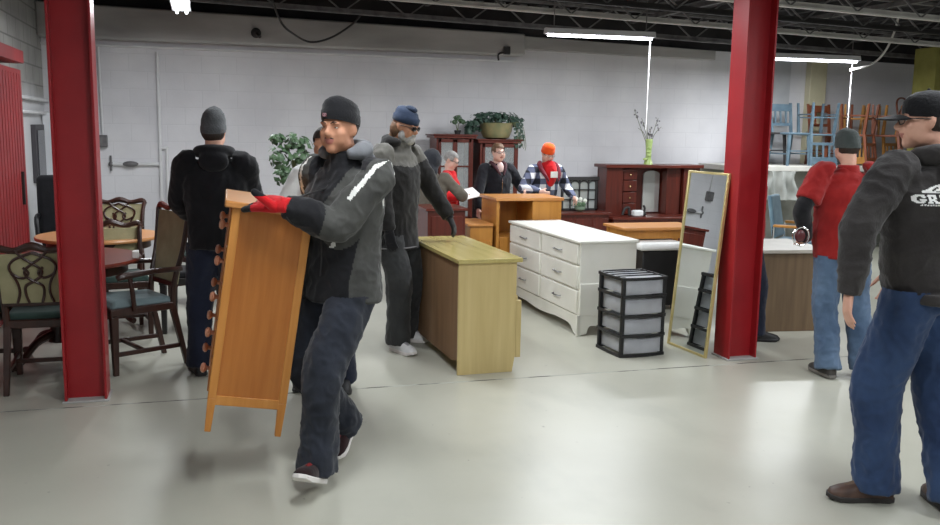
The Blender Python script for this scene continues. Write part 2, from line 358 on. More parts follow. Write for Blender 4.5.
# ------------------------------------------------------------------ lamps
M_tube = mat('lit_tube', (245,248,255), emit=9)
M_hous = mat('white_lamp_housing', (225,226,228), rough=.4)
def lamp(loc, L_, rz, label, w=.10, power=42, group='tube lamps under the roof', drop=True, two=True):
    t = thing('tube_lamp', loc, rz, label, 'ceiling lamp', group)
    b = B(); b.prism([(-w/2,.0),(w/2,.0),(w/2*.6,.06),(-w/2*.6,.06)], -L_/2, L_/2, 'y'); o = b.build('housing', M_hous, t, bev=.003); 
    for s in ((-1,1) if two else (0,)):
        b = B(); b.tube([(s*w*.25, -L_/2+.03, -.014), (s*w*.25, L_/2-.03, -.014)], .015, n=12); b.build('tube', M_tube, t)
    if drop:
        for s in (-1,1):
            b = B(); b.tube([(0, s*L_*.42, .055), (0, s*L_*.42, roof(loc[0])+.32-loc[2])], .006, n=6); b.build('hanger', M_steel, t)
    ld = bpy.data.lights.new('tube_light', 'AREA'); ld.shape = 'RECTANGLE'; ld.size = w; ld.size_y = L_; ld.energy = power; ld.color = (.93,.97,1)
    lo = bpy.data.objects.new('tube_light', ld); col.objects.link(lo); lo.parent = t; lo.location = (0,0,-.035)
    return t
lamp((4.11, 9.10, 2.66), 1.24, R(90-4), 'lit tube lamp left of the right red column', two=False, power=60)
lamp((7.31, 9.78, 2.575), 1.26, R(90-5), 'lit tube lamp right of the right red column', two=False, power=60)
lamp((-.17, 9.03, 2.76), 1.24, 0, 'lit lamp seen end-on at the top left', w=.18, power=40)
# the rest of the hall's lamps, above and behind the camera
for i, (x, y) in enumerate(((.9,6.7),(2.6,6.4),(5.5,4.9),(.6,3.2),(3.6,3.0),(6.8,3.2),(.6,0.2),(3.6,.2),(7,.2),(10.4,3),(9.6,1.2),(1.2,-3.2),(6,-3.2))):
    lamp((x, y, roof(x)-.16), 1.24, 0, 'lit tube lamp over the open floor nearer the camera', w=.18, power=LPOW)
# white flex drops below the lamps
for (u0_, v0_, Y, z1, lab) in ((650,46,9.14,1.66,'thin white cord hanging from the left tube lamp above the flower vase'),(852,68,9.83,1.45,'thin white cord hanging from the right tube lamp by the stacked chairs')):
    p = onY(u0_, v0_, Y); b = B(); b.tube([(p.x,Y,2.66 if Y < 9.5 else 2.57),(p.x,Y,z1)], .007, n=8); tag(b.build('hanging_cord', M_trimw), lab, 'cord')
# ------------------------------------------------------------------ furniture
W_cherry = wood('cherry_wood', (96,34,24), (128,52,36), 'x', .28)
W_dkwal = wood('dark_walnut', (44,24,18), (66,36,26), 'z', .35)
W_oak = wood('honey_oak', (176,118,48), (196,138,62), 'z', .4)
W_oakt = wood('honey_oak_top', (190,126,66), (206,146,84), 'x', .35)
W_chest = wood('orange_pine', (168,98,36), (188,118,52), 'z', .4)
W_chestf = wood('light_pine_edge', (190,122,52), (206,142,70), 'z', .4)
W_blonde = wood('blonde_veneer', (184,162,108), (202,182,128), 'z', .35, 3)
W_blondet = wood('blonde_veneer_top', (172,156,94), (192,178,118), 'y', .12, 3)
W_back = wood('brown_hardboard', (112,84,56), (134,102,70), 'z', .7, 3)
W_desk = wood('grey_brown_laminate', (94,74,54), (120,98,72), 'z', .45, 4)
W_red = wood('mahogany', (74,28,20), (104,42,30), 'x', .3)
W_redv = wood('mahogany_upright', (70,27,20), (98,40,29), 'z', .3)
W_tan = wood('tan_table_wood', (196,132,80), (214,156,102), 'x', .3)
M_white = mat('white_furniture_paint', (222,221,212), (232,231,223), rough=.4, scale=3)
M_cream = fabric('olive_cream_upholstery', (150,146,112), (166,160,126), bump=.15)
M_seat = fabric('blue_grey_seat_cloth', (112,130,134), (130,148,150), bump=.1)
M_green = fabric('dark_green_seat_cloth', (44,62,58), (56,74,68), bump=.1)
M_blackf = fabric('black_cloth', (22,22,25), (30,30,34))
M_glass = mat('clear_glass', (240,245,245), rough=.05, alpha=.16)
M_chrome = mat('chrome', (225,225,228), rough=.12, metal=1)
M_brass = mat('brass_edge', (206,186,124), (220,204,150), rough=.3, metal=.6)
M_mirror = mat('mirror_silver', (236,240,240), rough=.01, metal=1)

def dining_chair(loc, rz, label, group='dining chairs at the round tables', frame=W_dkwal, cloth=M_cream, seatm=M_green, fret=True, arms=False, hb=.98, flare=0, stretch=True, toprail=None, sw=.5):
    t = thing('dining_chair', (loc[0], loc[1], 0), rz, label, 'chair', group)
    w = sw/2; d = .23
    b = B(); b.hexa([V(q) for q in ((-w,-d,.40),(w,-d,.40),(w*.86,d,.40),(-w*.86,d,.40),(-w,-d,.45),(w,-d,.45),(w*.86,d,.45),(-w*.86,d,.45))]); b.build('seat_frame', frame, t, bev=.006)
    b = B(); b.hexa([V(q) for q in ((-w+.015,-d+.01,.445),(w-.015,-d+.01,.445),(w*.84,d-.02,.445),(-w*.84,d-.02,.445),(-w+.04,-d+.04,.50),(w-.04,-d+.04,.50),(w*.78,d-.03,.49),(-w*.78,d-.03,.49))]); b.build('seat', seatm, t, bev=.02, seg=3)
    for s in (-1, 1):
        b = B(); b.taper((s*(w-.03),-d+.03,.40), (s*(w-.03),-d+.03,.0), .05, .034); b.build('leg', frame, t, bev=.004)
        b = B(); b.taper((s*(w*.86-.02),d-.02,.42), (s*(w*.86-.01),d+.07,.0), .042, .032); b.build('leg', frame, t, bev=.004)
        b = B(); b.tube([(s*(w*.86-.02),d-.02,.40),(s*(w*.86-.01),d,.6),(s*(w*.86+flare*.5),d+.05,.8),(s*(w*.92+flare),d+.09,hb-.02)], [.022,.02,.018,.02], n=8); b.build('stile', frame, t)
    top = w*.92+flare
    b = B(); b.tube([(-top-.01,d+.09,hb-.03),(-top*.9,d+.10,hb+.005),(-top*.45,d+.10,hb-.012),(0,d+.10,hb+.015),(top*.45,d+.10,hb-.012),(top*.9,d+.10,hb+.005),(top+.01,d+.09,hb-.03)], [.018,.024,.02,.026,.02,.024,.018], n=8)
    b.build('top_rail', toprail or frame, t)
    b = B(); b.bar((-w*.8,d+.01,.56),(w*.8,d+.01,.56), .03, .035); b.build('lower_rail', frame, t, bev=.005)
    yb = lambda z: d+.005+.09*max(0,(z-.5)/(hb-.5))
    b = B(); n = 6; rs = []
    for i in range(n+1):
        z = .565+(hb-.03-.565)*i/n; k = w*.82+(top-.02-w*.82)*i/n; y = yb(z)+(.012 if fret else 0)
        rs.append([V((-k,y-.008,z)),V((k,y-.008,z)),V((k,y+.008,z)),V((-k,y+.008,z))])
    b.rings(rs); b.build('back_upholstery', cloth, t, bev=.003)
    if fret:
        b = B(); P = lambda x, z: V((x, yb(z)-.002, z))
        FZ = (hb-.56)/.42
        for side in (0, 1):
            off = .02 if side else -.008
            Q = lambda x, z: V((x*w/.25, yb(.56+(z-.56)*FZ)+off+.005, .56+(z-.56)*FZ))
            for s in (-1,1):
                b.tube([Q(0,.95),Q(s*.05,.93),Q(s*.11,.90),Q(s*.14,.85),Q(s*.12,.79),Q(s*.06,.76),Q(s*.03,.80),Q(s*.06,.84)], .0085, n=6)
                b.tube([Q(s*.10,.97),Q(s*.05,.91),Q(0,.87),Q(-s*.05,.82),Q(-s*.04,.77),Q(0,.735),Q(s*.05,.70),Q(s*.055,.64),Q(s*.04,.57)], .0085, n=6)
                b.tube([Q(s*.13,.80),Q(s*.10,.73),Q(s*.09,.65),Q(s*.11,.57)], .0085, n=6)
        b.build('fretwork_splat', frame, t)
    if arms:
        for s in (-1,1):
            b = B(); b.tube([(s*(w+.0),d+.03,.68),(s*(w+.03),.05,.685),(s*(w+.03),-.14,.67),(s*(w+.02),-.19,.655)], [.017,.02,.024,.02], n=8)
            b.tube([(s*(w+.01),-.10,.66),(s*(w+.02),-.09,.56),(s*(w-.005),-.07,.43)], .016, n=8); b.build('armrest', frame, t)
    if stretch:
        b = B()
        for s in (-1,1): b.bar((s*(w-.03),-d+.03,.14),(s*(w*.86-.02),d+.05,.14), .022, .03)
        b.bar((-w+.04,0,.14),(w-.04,0,.14), .022, .026); b.build('stretcher', frame, t, bev=.003)
    return t
def round_table(x, y, r, z, wd, label):
    t = thing('round_table', (x, y, 0), 0, label, 'table', 'round tables by the left wall')
    b = B(); b.lathe([(r-.03,z-.03),(r-.005,z-.026),(r,z-.012),(r-.006,z)], 48); b.build('tabletop', wd, t)
    b = B(); b.lathe([(r-.09,z-.10),(r-.09,z-.03)], 40); b.build('apron', W_dkwal, t)
    b = B(); b.lathe([(.05,z-.1),(.06,.6),(.035,.55),(.05,.45),(.075,.36),(.05,.28),(.06,.2),(.07,.14)], 20); b.build('pedestal', W_dkwal, t)
    for k in range(4):
        a = R(45+90*k); c, s = math.cos(a), math.sin(a)
        b = B(); b.tube([(c*.04,s*.04,.2),(c*.18,s*.18,.16),(c*.3,s*.3,.05),(c*.38,s*.38,.025)], [.03,.026,.022,.026], n=8); b.build('foot', W_dkwal, t)
    return t
round_table(-1.0, 6.70, .56, .73, W_cherry, 'round red-brown table behind the left red column, the nearer of two')
round_table(-.86, 8.1, .50, .72, W_tan, 'round light tan table, the farther of two by the left wall')
# chair A: back toward us
dining_chair((-1.0, 6.17), R(180), 'fretwork-backed cream chair with its back to the camera left of the red column', seatm=M_green, hb=.905, sw=.46)
dining_chair((-.50, 6.46), R(-64), 'cream high-backed armchair with blue-grey seat, right of the left red column', fret=False, arms=True, seatm=M_seat, hb=1.08, flare=.03, toprail=W_cherry, sw=.46)
dining_chair((-.68, 7.45), R(10), 'plain cream-backed dining chair just behind the nearer round table', fret=False, hb=.84, seatm=M_green)
dining_chair((-.80, 9.05), R(0), 'fretwork-backed cream chair behind the tan round table', hb=.90)
dining_chair((-.05, 8.75), R(-60), 'cream-backed dining chair farthest right, half hidden by the armchair', fret=False, hb=.98)
dining_chair((-1.47, 6.32), R(75), 'dark-backed chair at the left picture edge beside the nearer round table', fret=False, cloth=M_blackf, hb=.90, sw=.46)
dining_chair((-.10, 7.55), R(-100), 'black-backed chair with a slanting back between armchair and tan table', fret=False, cloth=M_blackf, seatm=M_blackf, frame=M_dark, hb=.86, stretch=False, sw=.46)
# black padded chair against the left wall
t = thing('office_chair', (-1.33, 10.0, 0), R(10), 'tall black padded chair against the left wall beyond the red door', 'chair')
b = B(); b.box(-.3,.3,-.06,.06,.5,1.12); b.build('backrest', M_blackf, t, bev=.05, seg=4)
b = B(); b.box(-.28,.28,-.5,-.02,.42,.54); b.build('seat', M_blackf, t, bev=.04, seg=4)
for s in (-1,1):
    b = B(); b.tube([(s*.3,-.05,.72),(s*.32,-.3,.70),(s*.31,-.36,.5)], .022, n=8); b.build('armrest', M_blk, t)
b = B(); b.tube([(0,-.25,.42),(0,-.25,.1)], .03); b.build('column', M_blk, t)
b = B()
for k in range(5):
    a = R(72*k); b.tube([(0,-.25,.12),(.3*math.cos(a),-.25+.3*math.sin(a),.03)], .02, n=8)
b.build('star_base', M_blk, t)
# white napkin ring of paper on near table
tag(B().box(-.49,-.45,6.55,6.62,.731,.78).build('paper_card', mat('white_paper', (235,235,232)), bev=.003), 'small white card standing on the near round table edge', 'card')

def chest(t, x0, x1, y0, y1, z0, z1, m_, name='body', bev=.004):
    b = B(); b.box(x0,x1,y0,y1,z0,z1); return b.build(name, m_, t, bev=bev)

# blonde dresser: back towards -X, end to the camera
LX = 1.60; LY = 5.70
t = thing('blonde_dresser', (1.825, 5.70, 0), R(2), 'blonde wood dresser with glossy top, end panel towards the camera, in mid floor', 'dresser')
Hd = .795
b = B(); b.prism([(-.215,0),(-.215,Hd-.03),(.20,Hd-.03),(.20,.46),(.20,.12),(.18,.0)], 0, .02, 'y'); b.build('end_panel', W_blonde, t, bev=.002)
b = B(); b.prism([(-.215,0),(-.215,Hd-.03),(.20,Hd-.03),(.20,.46),(.20,.12),(.18,.0)], 1.24, 1.26, 'y'); b.build('end_panel', W_blonde, t, bev=.002)
b = B(); b.prism([(.03,.02),(.0,.0),(1.26,.0),(1.26,Hd-.03),(0,Hd-.03),(0,0),(.02,.0),(.02,.07)][0:0] or [(0.02,.10),(0.02,Hd-.03),(1.24,Hd-.03),(1.24,.10),(1.10,.07),(.16,.07)], -.211, -.20, 'x'); b.build('back_panel', W_back, t)
b = B(); b.box(-.225,.235,-.02,1.28,Hd-.03,Hd); b.build('top', W_blondet, t, bev=.004)
b = B(); b.box(-.19,.17,.02,1.24,.10,.12); b.build('bottom_panel', W_blonde, t)
for k in range(3):
    z0 = .13+k*.205
    for y0 in (.03,.64):
        b = B(); b.box(-.15,.222 if z0 < .5 else .205, y0, y0+.59, z0, z0+.195); o = b.build('drawer', W_blonde, t, bev=.003)
        b = B(); b.box(.22 if z0 < .5 else .203,.245, y0+.2, y0+.39, z0+.09, z0+.11); b.build('handle', M_brass, o, bev=.002)
b = B(); b.box(.20,.24,.0,.03,.10,.50); b.build('front_pilaster', W_blonde, t, bev=.003)

# white dresser with bracket feet
t = thing('white_dresser', (2.865, 6.60, 0), R(1.5), 'long white painted dresser with six drawers and scalloped base', 'dresser')
w_, l_, h_ = .53, 1.62, .78
b = B(); b.box(.02,w_-.01,.01,l_-.01,.16,h_-.022); b.build('body', M_white, t, bev=.004)
b = B(); b.box(-.005,w_+.005,-.01,l_+.01,h_-.024,h_); b.build('top', M_white, t, bev=.006)
def scallop(L_, z, n=28):
    pts = [(0,0)]
    for i in range(n+1):
        s = i/n; x_ = .09+(L_-.18)*s; e = min(s,1-s)
        zz = .035+.075*min(1,e/.10)**.6 if e < .10 else .11-.035*math.cos(min(1,(e-.10)/.4)*math.pi*1.0)*-1-.0
        zz = .015+.065*(min(1,e/.08)**.5) - .02*max(0,math.cos((s-.5)*math.pi*2.2))
        pts.append((x_, zz))
    return pts+[(L_,0),(L_,z),(0,z)]
b = B(); b.prism(scallop(l_,.17), .012, .032, 'x'); b.build('front_skirt', M_white, t, bev=.002)
b = B(); b.prism([(p[0],p[1]) for p in scallop(w_,.17)], .0, .02, 'y'); b.build('side_skirt', M_white, t, bev=.002)
for x_, y_ in ((.45,.0),(.45,l_-.08),(.02,l_-.08)):
    b = B(); b.taper((x_+.04,y_+.04,.16),(x_+.04,y_+.04,0),.07,.05); b.build('foot', M_white, t, bev=.004)
M_nick = mat('brushed_nickel', (140,140,142), rough=.3, metal=.8)
for k, (za, zb) in enumerate(((.585,.745),(.385,.57),(.18,.37))):
    for y0 in (.03, .83):
        b = B(); b.box(.0,.03,y0,y0+.76,za,zb); o = b.build('drawer', M_white, t, bev=.006)
        b = B(); zc = (za+zb)/2; yc = y0+.38; b.tube([(.0,yc-.07,zc),(-.022,yc-.06,zc),(-.022,yc+.06,zc),(.0,yc+.07,zc)], .006, n=6, sub=3); b.build('handle', M_nick, o)
b = B(); b.box(.02,w_+.004,-.006,.012,.17,.43); b.build('side_panel', M_white, t, bev=.003)

# plastic drawer tower
M_clear = mat('frosted_clear_plastic', (206,208,212), (224,226,230), rough=.3, trans=.55, scale=8)
p0 = fl(620,358); p1 = fl(593,349); p2 = fl(667,354)
dx = (p2-p0); ang = math.atan2(dx.y, dx.x); wd = .37; dp = .36
t = thing('drawer_tower', (p0.x, p0.y, 0), ang, 'black framed tower of four clear plastic drawers standing before the mirror', 'drawer unit')
Hh = .60
for (x_, y_) in ((0,0),(wd-.028,0),(0,dp-.028),(wd-.028,dp-.028)):
    b = B(); b.box(x_,x_+.028,y_,y_+.028,0,Hh); b.build('post', M_blk, t, bev=.005)
def bowbar(b, z0, z1):
    for (a, c, ax) in ((0,wd,'x'),(0,dp,'y')):
        n = 8
        for far in (0,1):
            pts = []
            for i in range(n+1):
                s = i/n; bow = .022*math.sin(math.pi*s)
                if ax == 'x': pts.append(V((wd*s, (dp if far else 0)+(bow if far else -bow), 0)))
                else: pts.append(V(((wd if far else 0)+(bow*.3 if far else -bow*.3), dp*s, 0)))
            for q0, q1 in zip(pts, pts[1:]):
                d = (q1-q0).normalized(); nn = V((-d.y, d.x, 0))*.006
                b.hexa([q0-nn+V((0,0,z0)), q1-nn+V((0,0,z0)), q1+nn+V((0,0,z0)), q0+nn+V((0,0,z0)), q0-nn+V((0,0,z1)), q1-nn+V((0,0,z1)), q1+nn+V((0,0,z1)), q0+nn+V((0,0,z1))])
for z in (.0,.148,.296,.444,.575):
    b = B(); bowbar(b, z, z+.022); b.build('frame_rail', M_blk, t)
for k in range(4):
    z = .022+.148*k+.004
    b = B(); b.bm.faces.ensure_lookup_table()
    n = 10
    out = [V((.03+(wd-.06)*i/n, -.016*math.sin(math.pi*i/n)+.004, 0)) for i in range(n+1)] + [V((wd-.03, dp-.02, 0)), V((.03, dp-.02, 0))]
    zt = z+.112
    v0 = [b.bm.verts.new(p+V((0,0,z))) for p in out]; v1 = [b.bm.verts.new(p+V((0,0,zt))) for p in out]
    b._f(v0[::-1])
    for i in range(len(out)): b._f([v0[i], v0[(i+1) % len(out)], v1[(i+1) % len(out)], v1[i]])
    o = b.build('drawer', M_clear, t); md = o.modifiers.new('s', 'SOLIDIFY'); md.thickness = .003
b = B(); b.box(.02,wd-.02,.01,dp-.02,.583,.592); b.build('lid', M_clear, t)
b = B()
for y_ in (.09,.18,.27): b.box(.0,wd,y_,y_+.014,.588,.600)
b.build('lid_bars', M_blk, t)

# leaning mirror
a0 = fl(660,347); a1 = fl(706,358.5)
wm = .50; ang = R(MANG)
t = thing('leaning_mirror', (a1.x, a1.y, 0), 0, 'tall gold-edged mirror leaning against the right red column', 'mirror')
M0 = Matrix.Rotation(ang, 4, 'Z') @ Matrix.Rotation(R(MTILT), 4, 'X')
t.rotation_euler = M0.to_euler()
hm = 1.37
for nm, bx in (('frame_side',(0,.018,-.01,.014,0,hm)),('frame_side',(wm-.018,wm,-.01,.014,0,hm)),('frame_end',(.018,wm-.018,-.01,.014,0,.018)),('frame_end',(.018,wm-.018,-.01,.014,hm-.018,hm))):
    b = B(); b.box(*bx); b.build(nm, M_brass, t, bev=.003)
b = B(); b.box(.012,wm-.012,-.002,.004,.012,hm-.012); b.build('glass', M_mirror, t, smooth=False)
b = B(); b.box(.006,wm-.006,-.009,-.004,.006,hm-.006); b.build('backing', W_back, t, smooth=False)
MIR = t

# oak unit with open compartment behind the white dresser
a = onY(500,196,8.35); c = onY(560,197,8.35)
zt = onY(530,198,8.25).z
xa = onY(497,196,8.3).x; xm = onY(534,200,8.25).x; xb2 = onY(561,200,8.3).x
t = thing('oak_cabinet', (xa, 8.3, 0), 0, 'honey oak cabinet with an open cubby in front of the woman in orange hat', 'cabinet')
wv = xb2-xa; k = xm-xa
b = B(); b.box(0,.03,0,.5,0,zt-.03); b.build('side_panel', W_oak, t, bev=.003)
b = B(); b.box(k,wv,-.02,.5,0,zt-.03); b.build('door_block', W_oak, t, bev=.004)
b = B(); b.box(.03,k,.44,.5,0,zt-.03); b.build('back_panel', W_oak, t)
b = B(); b.box(-.02,wv+.02,-.035,.52,zt-.03,zt); b.build('top', W_oakt, t, bev=.004)
b = B(); b.box(.03,k,0,.44,zt-.42,zt-.395); b.build('shelf', W_oak, t)
for z in (.08,.36):
    b = B(); b.box(.035,k-.005,-.01,.4,z,z+.25); o = b.build('drawer', W_oak, t, bev=.004); b = B(); b.ell((k/2,-.02,z+.13), .018, n=10); b.build('knob', W_dkwal, o)
# lower oak pedestal to its left
a = onY(471,224,8.3); zt2 = a.z
t = thing('drawer_pedestal', (a.x, 8.32, 0), 0, 'low brown drawer pedestal left of the oak cabinet', 'drawer unit')
wv = xa-.03-a.x
b = B(); b.box(0,wv,0,.48,.0,zt2-.025); b.build('body', W_oak, t, bev=.003)
b = B(); b.box(-.03,wv,-.02,.5,zt2-.025,zt2); b.build('top', W_oakt, t, bev=.003)
for z in (.06,.33):
    b = B(); b.box(.02,wv-.02,-.014,.01,z,z+.24); o = b.build('drawer', W_oak, t, bev=.004); b = B(); b.ell((wv/2,-.025,z+.12), .016, n=10); b.build('knob', W_dkwal, o)
# reddish brown cabinet below the red-scarf woman
a = onY(424,207,8.0); c = onY(461,207,8.0)
t = thing('cherry_cabinet', (a.x, 7.85, 0), 0, 'reddish brown cabinet behind the blonde dresser, beside the man in sunglasses', 'cabinet')
wv = c.x-a.x
b = B(); b.box(0,wv,0,.45,.04,a.z-.025); b.build('body', W_redv, t, bev=.004)
b = B(); b.box(-.02,wv+.02,-.02,.46,a.z-.025,a.z); b.build('top', W_red, t, bev=.004)
b = B(); b.box(.03,wv-.03,-.012,0,.1,a.z-.07); o = b.build('door', W_redv, t, bev=.004); b = B(); b.ell((wv-.08,-.025,.5), .014, n=8); b.build('knob', M_brass, o)

# curio cabinets
def curio(u0_, u1_, vt, Y, label, inner):
    a = onY(u0_, vt, Y); c = onY(u1_, vt, Y); w = c.x-a.x; h = a.z
    t = thing('curio_cabinet', (a.x, Y, 0), 0, label, 'display cabinet', 'curio cabinets on the back wall')
    b = B(); b.box(.02,w-.02,.34,.36,0,h-.05); b.build('back_panel', inner, t)
    for x_ in (0.02, w-.05):
        b = B(); b.box(x_,x_+.03,0,.36,0,h-.05); b.build('side_post', W_red, t, bev=.003)
    b = B(); b.box(-.015,w+.015,-.03,.38,h-.05,h-.02); b.box(-.03,w+.03,-.045,.39,h-.02,h); b.build('crown', W_red, t, bev=.006)
    b = B(); b.box(.05,w-.05,0,.34,0,.5); b.build('base', W_redv, t, bev=.003)
    for z in (.85, 1.15):
        b = B(); b.box(.05,w-.05,.03,.34,z,z+.012); b.build('shelf', M_glass if inner is M_reflpaint else W_redv, t)
    wo = w-.10
    for k in range(2):
        x_ = .05+k*wo/2
        b = B(); b.box(x_,x_+.03,-.015,.005,.5,h-.06); b.box(x_+wo/2-.03,x_+wo/2,-.015,.005,.5,h-.06); b.box(x_,x_+wo/2,-.015,.005,h-.10,h-.06); b.box(x_,x_+wo/2,-.015,.005,.5,.55); b.box(x_,x_+wo/2,-.012,.003,1.17,1.19)
        o = b.build('door', W_redv, t, bev=.002)
        b = B(); b.box(x_+.03,x_+wo/2-.03,-.006,-.003,.55,h-.10); b.build('pane', M_glass, o)
    return t, a, c
M_reflpaint = mat('painted_reflection_back', (205,208,208), rough=.3)  # pale matt back colour stands in for white reflections in the door panes
ct, ca, cc = curio(435, 475, 134, 10.95, 'mahogany glass-door curio cabinet under the small leafy plant, left of two', M_reflpaint)
ct2, c2a, c2c = curio(479, 520, 139, 10.95, 'mahogany glass-door curio cabinet under the big ivy pot, right of two', W_redv)

def leaf(b, c, n, s, tilt=None):
    n = n.normalized(); x = n.orthogonal().normalized(); x = Quaternion(n, random.random()*6.28) @ x; y = n.cross(x)
    p = [c - x*s*.5, c - x*s*.1+y*s*.38, c+x*s*.55, c - x*s*.1-y*s*.38]; m_ = c+n*s*.1
    v = [b.bm.verts.new(q) for q in p]; w = b.bm.verts.new(m_)
    for i in range(4): b._f([v[i], v[(i+1) % 4], w])
M_ivy = mat('dark_ivy_leaf', (30,52,44), (62,88,72), rough=.5, scale=20)
M_leaf = mat('mid_green_leaf', (52,78,52), (86,112,78), rough=.5, scale=20)
M_stem = mat('green_stem', (86,92,60), (104,108,74))
def foliage(parent, cl, n, s, m_, name='foliage'):
    b = B()
    for i in range(n):
        c, r = random.choice(cl); 
        d = V((random.gauss(0,1), random.gauss(0,1), random.gauss(0,1))).normalized()
        leaf(b, V(c)+V((d.x*r[0], d.y*r[1], d.z*r[2]))*random.random()**.4, d+V((0,-.3,.5)), s*random.uniform(.7,1.3))
    return b.build(name, m_, parent, smooth=False)
# big ivy
cx = (onY(481,130,11.1).x+onY(512,130,11.1).x)/2; hz = c2a.z
t = thing('potted_ivy', (cx, 11.12, hz), 0, 'trailing dark ivy in a wide green glazed pot on the right curio cabinet', 'potted plant')
b = B(); b.lathe([(.12,0),(.17,.02),(.205,.10),(.215,.18),(.225,.205),(.19,.205),(.18,.16)], 28); b.build('pot', mat('green_bronze_glaze', (104,112,82), (150,136,96), rough=.35, scale=12, contrast=.6), t)
cl = [((0,0,.24),(.30,.18,.08)), ((-.26,-.02,.20),(.16,.12,.12)), ((-.18,0,.27),(.14,.1,.08)), ((.25,-.02,.22),(.12,.12,.10)), ((.05,0,.30),(.25,.12,.05)), ((-.36,0,.12),(.06,.06,.12))]
foliage(t, cl, 620, .055, M_ivy)
b = B()
for k in range(7):
    x_ = .17+.02*k; b.tube([(x_*.5,-.05,.2),(x_,-.15,.2),(x_+.05,-.19,.08-.02*k),(x_+.04,-.2,-.02-.02*k)], .004, n=5)
b.tube([(0,0,.05),(0,0,.26)], .02); b.build('vines', M_stem, t)
b = B()
for k in range(46):
    leaf(b, V((.24+random.uniform(-.06,.07), -.19+random.uniform(-.02,.02), random.uniform(-.1,.2))), V((0,-1,.3)), .05)
b.build('trailing_leaves', M_ivy, t, smooth=False)
# small plant
px_ = onY(458,133,11.1).x
t = thing('small_plant', (px_, 11.12, ca.z), 0, 'little leafy plant standing on the left curio cabinet', 'potted plant')
b = B(); b.lathe([(.035,0),(.045,.05),(.04,.05)], 14); b.build('pot', M_dark, t)
b = B(); b.tube([(0,0,.03),(.01,0,.14)], .005, n=5); b.tube([(0,0,.03),(-.03,0,.15)], .005, n=5); b.build('stem', M_stem, t)
foliage(t, [((-.03,0,.17),(.08,.06,.05)), ((.0,0,.21),(.05,.05,.03)), ((.05,0,.16),(.05,.05,.03))], 70, .05, M_leaf)
# leafy plant behind the white jacket: stands on the floor
pp = onY(296,150,8.2)
t = thing('tall_houseplant', (pp.x, 8.2, 0), 0, 'tall leafy houseplant behind the person in the white jacket', 'potted plant')
b = B(); b.lathe([(.13,0),(.17,.02),(.2,.3),(.21,.34),(.18,.34)], 20); b.build('pot', M_dark, t)
b = B(); b.tube([(0,0,.3),(.02,0,.8),(-.02,0,1.35)], .02, n=8); b.tube([(0,0,.5),(.1,.05,.9),(.14,0,1.3)], .014, n=8); b.tube([(0,0,.6),(-.06,.05,1.0),(-.15,0,1.25)], .012, n=8); b.build('stem', M_stem, t)
foliage(t, [((0,0,1.5),(.16,.12,.10)), ((-.14,0,1.38),(.12,.12,.12)), ((.06,0,1.36),(.16,.12,.12)), ((-.1,-.05,1.22),(.12,.1,.10)), ((.1,0,1.15),(.12,.1,.1)), ((-.16,0,1.54),(.07,.06,.05))], 300, .07, M_leaf)

# sideboard with leaded glass back
a = onY(556,213,10.7); c = onY(609,216,10.7)
t = thing('sideboard', (a.x, 10.7, 0), 0, 'dark red-brown low sideboard on the back wall right of the plaid jacket', 'sideboard')
wv = c.x-a.x; zz = a.z
b = B(); b.box(0,wv,0,.45,.08,zz-.03); b.build('body', W_redv, t, bev=.004)
b = B(); b.box(-.03,wv+.03,-.03,.47,zz-.03,zz); b.build('top', W_red, t, bev=.005)
for k in range(3):
    b = B(); b.box(.02+k*wv/3,wv/3*(k+1)-.02,-.015,0,.12,zz-.08); o = b.build('door', W_redv, t, bev=.004); b = B(); b.ell((.06+k*wv/3,-.03,zz*.5), .015, n=8); b.build('knob', M_brass, o)
for x_ in (.05, wv-.05):
    b = B(); b.taper((x_,.05,.08),(x_,.05,0),.06,.04); b.build('foot', W_redv, t)
zm = zz
a2 = onY(563,177,10.95); c2 = onY(599,179,10.95)
t = thing('arched_frame_mirror', (a2.x, 10.98, zm), 0, 'dark arched lattice mirror frame standing on the sideboard', 'mirror')
wv = c2.x-a2.x; hv = a2.z-zm
b = B(); b.box(0,.03,0,.035,0,hv); b.box(wv-.03,wv,0,.035,0,hv); b.box(-.02,wv+.02,-.01,.045,hv-.045,hv); b.box(0,wv,0,.035,0,.03)
b.build('frame', M_dark, t, bev=.004)
b = B()
for k in range(1,4): b.box(wv*k/4-.008,wv*k/4+.008,0,.02,0,hv-.04)
for z in (.33,.62): b.box(.02,wv-.02,0,.02,hv*z-.007,hv*z+.007)
for k in range(4):
    xc = wv*(k+.5)/4; r_ = wv/8
    b.tube([(xc+r_*math.cos(R(a_)),.01,hv-.045-r_+r_*math.sin(R(a_))*.9) for a_ in range(0,181,30)], .009, n=6)
b.build('lattice', M_dark, t)
b = B(); b.box(.03,wv-.03,.022,.03,.03,hv-.045); b.build('pane', mat('pale_silvered_pane', (196,200,196), (214,216,212), rough=.12, metal=.5), t, smooth=False)
t = thing('flower_bowl', (a2.x+wv*.42, 10.86, zm), 0, 'small bowl of white flowers in front of the arched mirror frame', 'vase')
b = B(); b.lathe([(.03,0),(.07,.03),(.075,.07),(.06,.07)], 16); b.build('bowl', mat('green_glass_bowl', (120,140,120), rough=.2), t)
b = B()
for k in range(9): b.ell((random.uniform(-.08,.08), random.uniform(-.04,.04), random.uniform(.09,.17)), .03, n=8)
b.build('flowers', mat('white_petals', (226,228,218)), t)
foliage(t, [((0,0,.09),(.12,.05,.04))], 40, .05, M_leaf)

